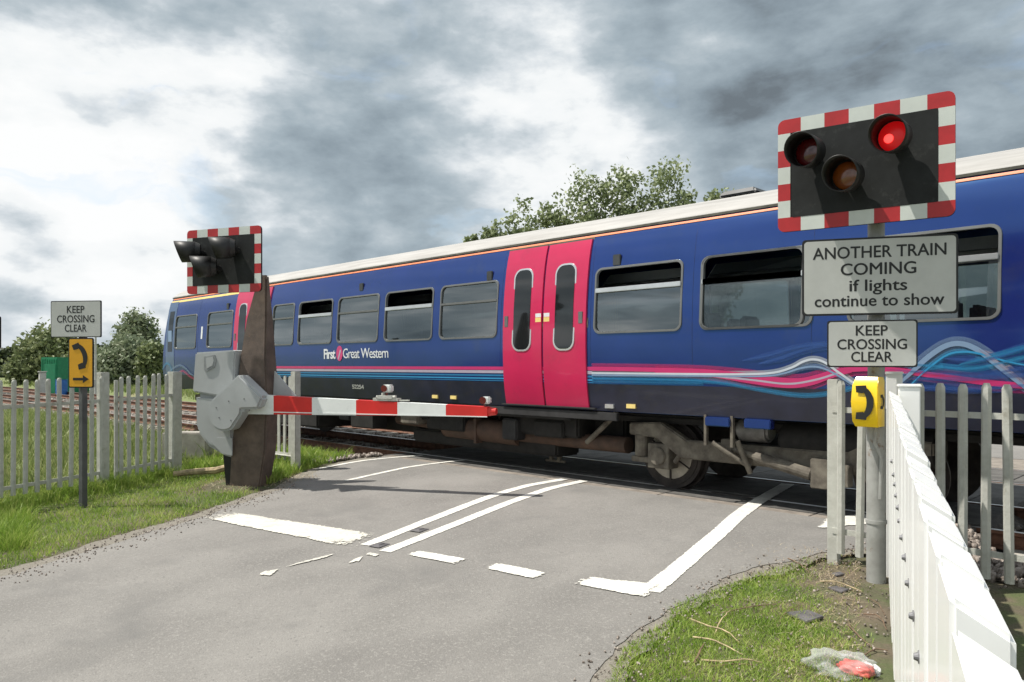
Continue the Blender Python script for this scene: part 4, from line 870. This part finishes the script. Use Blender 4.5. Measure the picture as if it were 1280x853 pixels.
# right: fence along the track
r_a = cam2w(6.05, 2.555, 0); r_a.z = float(gz(r_a.x, r_a.y)); r_b = Vector((5.2, 6.14, -.03))
dx = r_b.x-r_a.x; np_ = int(dx/.139)
fence('palisade_fence', 'grey palisade fence along the track on the right of the road', r_a, r_b, 1.42, [(0.0,.085,1.44),(2.75,.08,1.4),(5.5,.08,1.4)], np_, .06, rails=(.24,1.20), group='grey palisade fences')
# handrail behind the left fence
mb = MB(); h0 = cam2w(9.6,-6.45,0); h0.z = float(gz(h0.x, h0.y)); 
d3 = Vector((-1,-.1,0))
for z in (1.12, .78): mb.tube(h0+UP*z, h0+d3*4+UP*(z+.05), .025)
for k in (0, 1.6, 3.6): mb.tube(h0+d3*k-UP*.2, h0+d3*k+UP*1.12, .025)
tag(mb.build('handrail', M['galv']), 'low tubular grey handrail in the weeds behind the left palisade fence', 'railing')

# ------------------------------------------------------------------ white timber fence on the right
FD = (FW+RT*.479).normalized(); FN = Vector((FD.y, -FD.x, 0)); FK = (FW+RT*.479).length
wf = thing('white_fence', 'white painted fence of close pointed pales receding from the camera', 'fence', (0,0,0), math.atan2(FD.y, FD.x))
# local x runs along the fence away from the camera, local -y to its right-hand side
LATL, LATR = .078, .147
def ztop(s): return 1.52+.0279*s/FK-.318
pf = None; s = .55; PW_ = .205; GAPP = .049; end_s = 5.32*FK
k = 0
while s < end_s-.2:
    if pf is None:
        mb = MB(); w = .205; y0, y1 = -LATR, -LATL
        mb.add([(0,y0,0),(w,y0,0),(w,y1,0),(0,y1,0),(0,y0,1.272),(w,y0,1.272),(w,y1,1.315),(0,y1,1.315)], [(3,2,1,0),(4,5,6,7),(0,1,5,4),(1,2,6,5),(2,3,7,6),(3,0,4,7)])
        pf = mb.build('pale', M['white'], wf, bevel=.007, smooth='auto'); o = pf
    else: o = pf.copy(); COL.objects.link(o); o.parent = wf
    o.location = (s, random.gauss(0,.002), ztop(s+PW_/2)-1.315+random.gauss(0,.004))
    s += PW_+GAPP; k += 1
# facing boards towards the road carry the bolts
def wall_strip(name, z0f, z1f, y0, y1, s0=.5, s1=end_s, n=2):
    rr = []
    for s_ in (s0, s1): rr.append([(s_, y0, ztop(s_)+z0f), (s_, y1, ztop(s_)+z0f), (s_, y1, ztop(s_)+z1f), (s_, y0, ztop(s_)+z1f)])
    return MB().loft(rr).build(name, M['white'], wf, bevel=.004)
wall_strip('lower_rail', -1.05, -.93, -LATR-.05, -LATR+.012); wall_strip('upper_rail', -.36, -.24, -LATR-.05, -LATR+.012)
bp_ = None
for d in (1.56, 1.79, 2.03, 2.27, 2.5, 2.73, 2.95, 3.18, 3.43, 3.68, 4.1):
    if bp_ is None: mb = MB(); mb.tube((0,0,0), (0,.010,0), .010, .006, 12); mb.tube((0,-.001,0), (0,.002,0), .013, n=12); bp_ = mb.build('bolt', M['boltdark'], wf); o = bp_
    else: o = bp_.copy(); COL.objects.link(o); o.parent = wf
    o.location = (d*FK, -LATL, 1.52+.0279*d-.63)
# two end posts
for s_, lat, w, h in ((end_s+.02, .205, .135, 1.372), (end_s+.42, .12, .11, 1.455)):
    mb = MB(); mb.box((s_, -lat, h/2-.1), (.14, w, h+.2)); mb.box((s_, -lat, h+.006), (.155, w+.015, .02)); mb.build('end_post', M['white'], wf, bevel=.006)

# ------------------------------------------------------------------ grass, weeds
def blades(name, pts, hmin, hmax, wid, m, lean=.5, parent=None):
    n = len(pts); h = rng.uniform(hmin, hmax, n)*rng.uniform(.6,1.1,n); a = rng.uniform(0, 6.283, n); l = rng.normal(0, lean, (n,2))*h[:,None]
    w = wid*rng.uniform(.6,1.3,n); ux, uy = np.cos(a)*w, np.sin(a)*w
    V = np.zeros((n,5,3)); V[:,0] = pts; V[:,1] = pts; V[:,0,0] -= ux; V[:,0,1] -= uy; V[:,1,0] += ux; V[:,1,1] += uy
    mid = pts.copy(); mid[:,:2] += l*.35; mid[:,2] += h*.6; V[:,2] = mid; V[:,3] = mid; V[:,2,0] += ux*.7; V[:,2,1] += uy*.7; V[:,3,0] -= ux*.7; V[:,3,1] -= uy*.7
    V[:,4] = pts; V[:,4,:2] += l; V[:,4,2] += h
    i = np.arange(n)[:,None]*5; T = np.concatenate([i+[[0,1,2]], i+[[0,2,3]], i+[[3,2,4]]]).reshape(-1,3)
    return stuff(quick(name, V.reshape(-1,3), T, m, parent))
def vnoise(x, y, f, seed):
    r = np.random.default_rng(seed); tot = 0
    for k in range(7): a, b, c = r.uniform(-1,1), r.uniform(-1,1), r.uniform(0,6.28); tot = tot+np.sin((x*a+y*b)*f*(1+.35*k)+c)
    return tot/7
# left verge
n = 110000; y = rng.uniform(-1.2, 6.6, n); x = rng.uniform(-13.3, -7, n); el = np.array([edgeL(v) for v in y])
fx = np.array([p_0.x+(v-p_0.y)*(p_b.x-p_0.x)/(p_b.y-p_0.y) for v in y])
ok = (x < el-.16-.10*vnoise(x,y,3,1)) & (x > fx-.3) & ~((np.hypot(x-bb.x, y-bb.y) < .55+.2*vnoise(x,y,4,8))); ok &= (vnoise(x,y,2.2,2)+rng.normal(0,.25,n) > -.55) & (y < 6.2+.2*vnoise(x,y,2,4))
x, y = x[ok], y[ok]; blades('verge_grass', np.stack([x, y, gz(x,y)-.005], 1), .025, .085, .0032, M['grass'], .6)
# taller tufts against the fence and in the corner by the road
P = []
for _ in range(420):
    u = rng.uniform(0, 1); p = p_0.lerp(p_b, u); cxy = np.array([p.x, p.y])+rng.normal(0,.14,2); k = 45; P.append(np.concatenate([cxy+rng.normal(0,.05,(k,2)), np.zeros((k,1))], 1))
for _ in range(60):
    p = G(rng.uniform(-30,30), rng.uniform(640,690)); k = 60; P.append(np.concatenate([np.array([p.x,p.y])+rng.normal(0,.06,(k,2)), np.zeros((k,1))], 1))
P = np.concatenate(P); P[:,2] = gz(P[:,0], P[:,1])-.005; blades('tall_grass', P, .09, .24, .0035, M['grass'], .5)
# right verge
n = 190000; y = rng.uniform(1.4, 6.6, n); x = rng.uniform(-3.4, -.2, n); er = np.array([edgeR(v) for v in y])
fl = -.343*y; dens = 1.0-np.clip((y-4.1)*.42,0,.85)-np.clip((x-(fl-.55))*1.5,0,.9)+.55*vnoise(x,y,3.2,5)+.25*vnoise(x,y,9,6)
ok = (x > er+.02+.09*vnoise(x,y,5,3)) & (x < fl-.03) & (rng.uniform(0,1,n) < np.clip(dens,.02,1)); x, y = x[ok], y[ok]
blades('verge_grass', np.stack([x, y, gz(x,y)-.004], 1), .016, .05, .0024, M['grass'], .7)
# weeds behind the left fence and around the barrier
n = 60000; x = rng.uniform(-32, -10.6, n); y = rng.uniform(-2, 7.2, n); ok = (x < np.array([p_0.x+(v-p_0.y)*(p_b.x-p_0.x)/(p_b.y-p_0.y) for v in y])-.1) & (vnoise(x,y,1.3,11)+rng.normal(0,.3,n) > -.2); x, y = x[ok], y[ok]
blades('weeds', np.stack([x, y, gz(x,y)], 1), .12, .42, .010, M['weeds'], .4)
n = 26000; x = rng.uniform(-12.4, -9.5, n); y = rng.uniform(4.9, 7.0, n); ok = (vnoise(x,y,2.3,12)+rng.normal(0,.3,n) > -.1) & (x < np.array([edgeL(v) for v in y])-.25); x, y = x[ok], y[ok]
blades('weeds', np.stack([x, y, gz(x,y)], 1), .06, .22, .007, M['grass'], .45)
n = 30000; x = rng.uniform(-75, -14, n); y = rng.uniform(14.8, 40, n); blades('far_grass', np.stack([x, y, gz(x,y)-.02], 1), .2, .6, .03, M['weeds'], .4)

# ------------------------------------------------------------------ trees and bushes
def tree(name, label, base, h, crowns, nleaf, ls, lm, trunk_r, group=None, limbs=6, cat='tree', gap=.5):
    base = Vector(base); t = thing(name, label, cat, base, 0, group)
    mb = MB(); tz = h*.82; pts = [Vector((0,0,-.3))]+[Vector((random.gauss(0,.02)*h*k/5, random.gauss(0,.02)*h*k/5, tz*k/5)) for k in range(1,6)]
    mb.path(pts, [trunk_r*(1-.16*k) for k in range(6)], 8)
    for c in crowns:
        for _ in range(limbs):
            e_ = Vector(c[0])+Vector((random.gauss(0,.35)*c[1][0], random.gauss(0,.35)*c[1][1], random.gauss(0,.4)*c[1][2])); z0_ = min(max(.12*h, e_.z*random.uniform(.35,.7)), tz*.95); s_ = Vector((0,0,z0_))
            m_ = s_.lerp(e_, .5)+Vector((0,0,-.04*h)); mb.path([s_, m_, e_], [trunk_r*.33, trunk_r*.2, trunk_r*.05], 5)
    mb.build('trunk', M['bark'], t)
    tot = sum(c[1][0]*c[1][1]*c[1][2] for c in crowns); P = []
    for c in crowns:
        n = int(nleaf*c[1][0]*c[1][1]*c[1][2]/tot); nc = max(8, n//26); u = rng.normal(0,1,(nc,3)); u /= np.linalg.norm(u,axis=1)[:,None]; rad = rng.uniform(.25,1.04,(nc,1))**.6
        ctr = np.array(c[0])+u*rad*np.array(c[1]); kk = rng.integers(0, nc, n); sp_ = min(c[1])*.16*gap/.5
        P.append(ctr[kk]+rng.normal(0,1,(n,3))*sp_*np.array([1,1,.8]))
    P = np.concatenate(P); n = len(P); d1 = rng.normal(0,1,(n,3)); d1 /= np.linalg.norm(d1,axis=1)[:,None]; d2 = np.cross(d1, rng.normal(0,1,(n,3))); d2 /= np.linalg.norm(d2,axis=1)[:,None]; s_ = ls*rng.uniform(.6,1.3,(n,1))
    V = np.stack([P-d1*s_, P+d2*s_*.6, P+d1*s_, P-d2*s_*.6], 1).reshape(-1,3); F_ = np.arange(4*n).reshape(-1,4)
    quick('crown', V, F_, lm, t, k=4); return t
def at(px, d, z=None): p = cam2w(d, (px-640)/FPX*d, 0); p.z = float(gz(p.x, p.y)) if z is None else z; return p
def hz(py, d): return EYE+(HY-py)/FPX*d
D = 46.0
for px, top, wd, lab in ((588,285,11,'small leafy top farthest left behind the train roof'), (614,272,18,'low leafy tree top second from the left over the train'), (655,246,26,'pointed poplar top standing alone left of the tall clump over the train'), (692,244,24,'thin sparse tree top between the pointed poplar and tall clump'), (735,207,34,'tall poplar at the left of the tall clump over the train'), (782,203,30,'tall poplar in the middle of the clump over the train'), (835,194,34,'tallest poplar, on the right of the clump over the train'), (862,236,14,'small tree top tucked right of the tallest poplar'), (900,225,24,'rounded low tree top right of the clump near the roof vent')):
    b = at(px, D); H = hz(top, D)-b.z; w = wd*1.08/FPX*D; 
    cr_ = [((0,0,H*.80),(w*.75,w*.75,H*.19)), ((-w*.35,0,H*.55),(w*.85,w*.85,H*.25)), ((w*.4,.2,H*.62),(w*.7,w*.8,H*.2))]
    tree('poplar_tree', lab, b, H, cr_, 6500, .13, M['leaf_poplar'], .14, 'trees rising behind the train', 9, gap=.75)
for px, top, wd, d, mm, lab, n_ in ((62,413,36,62,'leaf_bush','broad dark round tree behind the amber telephone sign',9000), (104,432,22,58,'leaf_bush','lower bush right behind the dark post',4000), (172,388,26,75,'leaf_willow','tall airy grey-green willow behind the bush by the train',7000), (160,424,36,52,'leaf_willow','pale grey-green bush between the signs and train front',9000), (190,428,18,50,'leaf_bush','yellowish bush touching the front of the train',4000), (28,446,20,60,'leaf_bush','small low bush at the far left edge of the round tree',2600)):
    b = at(px, d); H = hz(top, d)-b.z; w = wd/FPX*d
    tree('willow_tree' if 'willow' in lab else 'bush' if 'bush' in lab else 'round_tree', lab, b, H, [((0,0,H*.50),(w*.9,w*.85,H*.48)), ((-w*.5,0,H*.36),(w*.6,w*.6,H*.34)), ((w*.5,0,H*.38),(w*.6,w*.6,H*.34))], int(n_*1.8), .20 if d > 60 else .16, M[mm], .2, 'trees and bushes beyond the left field', 4, 'bush' if 'bush' in lab and 'willow' not in lab else 'tree', .7)
# far hedge and woods on the skyline
n = 26000; a = rng.uniform(-2000, 900, n); d = rng.uniform(230, 290, n); ok = np.ones(n, bool); P = []
for px in np.linspace(-500, 1700, 230):
    dd = 250; p = at(px, dd, 0); hh = 3.6+1.6*math.sin(px*.021)+1.2*math.sin(px*.057+1); k = 150
    P.append(np.stack([p.x+rng.normal(0,1.6,k), p.y+rng.normal(0,1.6,k), np.abs(rng.uniform(0,1,k))**.8*hh*1.5-.5], 1))
P = np.concatenate(P); n = len(P); d1 = rng.normal(0,1,(n,3)); d1 /= np.linalg.norm(d1,axis=1)[:,None]; d2 = np.cross(d1, rng.normal(0,1,(n,3))); d2 /= np.linalg.norm(d2,axis=1)[:,None]
V = np.stack([P-d1*.8, P+d2*.6, P+d1*.8, P-d2*.6], 1).reshape(-1,3); stuff(quick('far_woods', V, np.arange(4*n).reshape(-1,4), M['leaf_dark'], k=4))
P = []
for px in np.linspace(-120, 60, 60):
    p = at(px, 110, 0); k = 90; P.append(np.stack([p.x+rng.normal(0,.8,k), p.y+rng.normal(0,.8,k), rng.uniform(-.3,1.25,k)], 1))
P = np.concatenate(P); n = len(P); d1 = rng.normal(0,1,(n,3)); d1 /= np.linalg.norm(d1,axis=1)[:,None]; d2 = np.cross(d1, rng.normal(0,1,(n,3))); d2 /= np.linalg.norm(d2,axis=1)[:,None]
V = np.stack([P-d1*.35, P+d2*.25, P+d1*.35, P-d2*.25], 1).reshape(-1,3); tag(quick('hedge', V, np.arange(4*n).reshape(-1,4), M['leaf_dark'], k=4), 'low clipped field hedge in the distance at the far left', 'hedge')
# green container, drum
b = at(82, 46); ct = thing('site_container', 'green metal container behind the amber telephone sign', 'container', b, face_rot(20))
w = 27/FPX*46; h = hz(447, 46)-b.z; mb = MB(); mb.box((0,0,h/2), (w,2.2,h)); mb.build('shell', M['green'], ct, bevel=.02); mb = MB(); mb.box((.1,-1.12,h*.45), (.9,.04,h*.75)); mb.build('door', M['green'], ct, bevel=.01)
mb = MB()
for k in range(9): mb.box((-w/2+w*(k+.5)/9, -1.11, h*.5), (w/22,.03,h*.9))
mb.build('rib', M['green'], ct)
b = at(77, 43); tag(MB().tube((0,0,0), (0,0,1.0), .3, n=20).tube((0,0,.33), (0,0,.36), .315, n=20).tube((0,0,.66), (0,0,.69), .315, n=20).tube((0,0,.97), (0,0,1.0), .315, n=20).build('drum', M['blue'], loc=(b.x,b.y,b.z), smooth='auto'), 'blue drum standing in front of the green container', 'drum')
b = at(53, 44); tag(MB().box((0,0,.7), (.35,.35,1.4), top=.9).box((0,0,1.43), (.42,.42,.06)).build('relay_case', M['galv'], loc=(b.x,b.y,b.z), bevel=.02), 'small pale grey lineside cabinet left of the green container', 'cabinet')
b = at(119.5, 40); tag(MB().tube((0,0,0), (0,0,hz(420,40)-b.z), .07, .05).box((0,-.05,.9), (.2,.1,.3)).build('lineside_pole', M['galv'], loc=(b.x,b.y,b.z)), 'slim pale pole behind the left sign post', 'pole')
# concrete troughing block behind the stout post
b = cam2w(12.4, -5.28, 0); b.z = float(gz(b.x, b.y)); tag(MB().box((0,0,.35), (.75,.30,.42)).box((-.3,0,.08), (.09,.2,.3)).box((.3,0,.08), (.09,.2,.3)).build('concrete_block', M['concrete'], loc=b, rz=face_rot(5), bevel=.02), 'grey concrete block standing on ballast beside the barrier cabinet', 'block')

# ------------------------------------------------------------------ litter on the right verge
n = 5000; y = rng.uniform(1.6, 6.3, n); x = -.343*y-.12-np.abs(rng.normal(0,.35,n)); blades('dead_straw', np.stack([x, y, gz(x,y)+.004], 1), .006, .03, .0016, leafmat('dead_straw', (.20,.14,.08), (.36,.28,.17), (.55,.47,.32), 4, .1), 2.6)
n = 2500; x = rng.uniform(-12, -9.3, n); y = rng.uniform(4.2, 6.0, n); ok = np.hypot(x-bb.x, y-bb.y) < .9; x, y = x[ok], y[ok]; blades('dead_straw', np.stack([x, y, gz(x,y)+.004], 1), .01, .05, .003, bpy.data.materials['dead_straw'], 2.0)
def twig(pts, r, m, label):
    P_ = [G(a, b, .012+.03*random.random()*(0 < i < len(pts)-1)) for i, (a, b) in enumerate(pts)]; c = sum(P_, Vector())/len(P_); P_ = smooth_pts([p-c for p in P_], 4); k = len(P_)
    mb = MB(); mb.path([p+Vector((random.gauss(0,.002),random.gauss(0,.002),0)) for p in P_], [r*(1-.5*i/k) for i in range(k)], 6); tag(mb.build('twig', m, loc=c), label, 'twig', 'dead twigs on the right verge')
for pts, r, m, lab in (([(862,776),(885,787),(908,797),(924,806)],.0060,'twig','long pale twig lying highest across the grass on right verge'), ([(893,795),(904,780),(914,765)],.0050,'twig','short pale twig crossing the highest one at an angle'), ([(866,799),(890,806),(910,814),(928,821)],.0062,'twig','pale twig in the middle of the heap on the grass'), ([(868,831),(876,818),(881,806)],.0060,'darktwig','short brown twig standing across the end of the middle one'), ([(876,828),(905,831),(930,832),(952,831)],.0058,'twig','straight pale twig nearest the camera on the grass'), ([(890,836),(920,833),(945,834)],.0040,'darktwig','thin brown twig touching the nearest pale one'),
   ([(1026,729),(1048,734),(1078,742)],.0055,'twig','pale twig near the foot of the grey post'), ([(975,781),(978,772),(1000,758)],.0035,'darktwig','thin dark twig left of the slate'), ([(900,769),(940,765),(970,758)],.0035,'darktwig','thin brown twig running behind the pale heap'), ([(1060,783),(1075,800),(1090,812)],.0045,'darktwig','brown twig lying above the plastic bag'), ([(1080,770),(1098,776),(1108,790)],.0045,'darktwig','bent brown twig against the foot of the white fence'), ([(1080,822),(1095,815),(1110,816)],.0050,'darktwig','brown twig at the right end of the plastic bag'), ([(985,700),(1000,708),(1012,718)],.005,'darktwig','short brown twig on the mossy soil near the road'),([(1085,750),(1098,760),(1106,772)],.0035,'darktwig','hair-thin twig beside the white fence')): twig(pts, r, M[m], lab)
def slab(pts, th, label):
    P_ = [G(a, b) for a, b in pts]; c = sum(P_, Vector())/len(P_); mb = MB(); n = len(P_); vs = [p-c+UP*.004 for p in P_]+[p-c+UP*(th+.008) for p in P_]
    mb.add(vs, [tuple(range(n)), tuple(range(2*n-1,n-1,-1))]+[(i,(i+1)%n,n+(i+1)%n,n+i) for i in range(n)]); tag(mb.build('slate_piece', M['slate'], loc=c, bevel=.003), label, 'slate', 'broken slates on the right verge')
slab([(982,769),(1010,766),(1030,774),(1008,781)], .012, 'larger dark slate lying on the bare soil of right verge'); slab([(1034,737),(1045,735),(1062,739),(1052,743)], .008, 'smaller grey slate near the post foot'); slab([(1039,719),(1050,717),(1056,720),(1046,722)], .008, 'tiny grey slate nearest the palisade fence')
# crumpled clear plastic bag with red and white scraps
c = G(1052, 838); bag = thing('plastic_bag', 'crumpled clear plastic bag with red contents at the foot of white fence', 'plastic bag', c)
def crumple(rx, ry, rz_, n, seed, amp):
    r = np.random.default_rng(seed); bm = bmesh.new(); bmesh.ops.create_icosphere(bm, subdivisions=4, radius=1)
    ks = r.normal(0,3.2,(9,3)); ph_ = r.uniform(0,6.28,9)
    for v in bm.verts:
        p = np.array(v.co); f = 1+amp*sum(abs(math.sin(p@k_+q_)) for k_, q_ in zip(ks, ph_))/9*2-amp; v.co = (p[0]*rx*f, p[1]*ry*f, max(p[2]*rz_*f, -.01)+.012)
    me = bpy.data.meshes.new('film'); bm.to_mesh(me); bm.free(); me.polygons.foreach_set('use_smooth', [True]*len(me.polygons)); return me
pm = bpy.data.materials.new('clear_film'); pm.use_nodes = True; n_ = pm.node_tree.nodes; l_ = pm.node_tree.links; n_.clear(); o_ = n_.new('ShaderNodeOutputMaterial'); t_ = n_.new('ShaderNodeBsdfTransparent'); t_.inputs[0].default_value = (.93,.94,.94,1); g_ = n_.new('ShaderNodeBsdfPrincipled'); g_.inputs['Base Color'].default_value = (.7,.72,.72,1); g_.inputs['Roughness'].default_value = .2
lw = n_.new('ShaderNodeLayerWeight'); lw.inputs[0].default_value = .45; nz = n_.new('ShaderNodeTexNoise'); nz.inputs['Scale'].default_value = 30; ma = n_.new('ShaderNodeMath'); ma.operation = 'MULTIPLY_ADD'; l_.new(lw.outputs['Facing'], ma.inputs[0]); ma.inputs[1].default_value = .42; ma.inputs[2].default_value = .07; mi_ = n_.new('ShaderNodeMixShader'); l_.new(ma.outputs[0], mi_.inputs[0]); l_.new(t_.outputs[0], mi_.inputs[1]); l_.new(g_.outputs[0], mi_.inputs[2]); l_.new(mi_.outputs[0], o_.inputs[0])
me = crumple(.14,.10,.07,3,5,.8); me.materials.append(pm); o = bpy.data.objects.new('film', me); COL.objects.link(o); o.parent = bag; o.rotation_euler.z = .5
me = crumple(.075,.05,.04,3,9,.6); me.materials.append(mat('red_scrap', (.62,.10,.08), .5, var=.2, scale=25)); o = bpy.data.objects.new('red_scrap', me); COL.objects.link(o); o.parent = bag; o.location = (.07,.02,.0)
me = crumple(.04,.03,.03,3,12,.6); me.materials.append(M['white']); o = bpy.data.objects.new('paper_scrap', me); COL.objects.link(o); o.parent = bag; o.location = (.12,.08,.0)
# dry fallen branch end by the barrier
p = cam2w(10.9, -4.35, 0); p.z = float(gz(p.x,p.y))+.05; mb = MB(); mb.path([(-.5,0,0),(-.2,.03,.03),(.1,0,.05),(.35,.02,.12),(.45,.05,.2)], [.04,.045,.05,.045,.02], 8); tag(mb.build('dry_branch', M['twig'], loc=p, rz=face_rot(0)), 'dry pale branch on the grass left of the barrier base', 'branch')
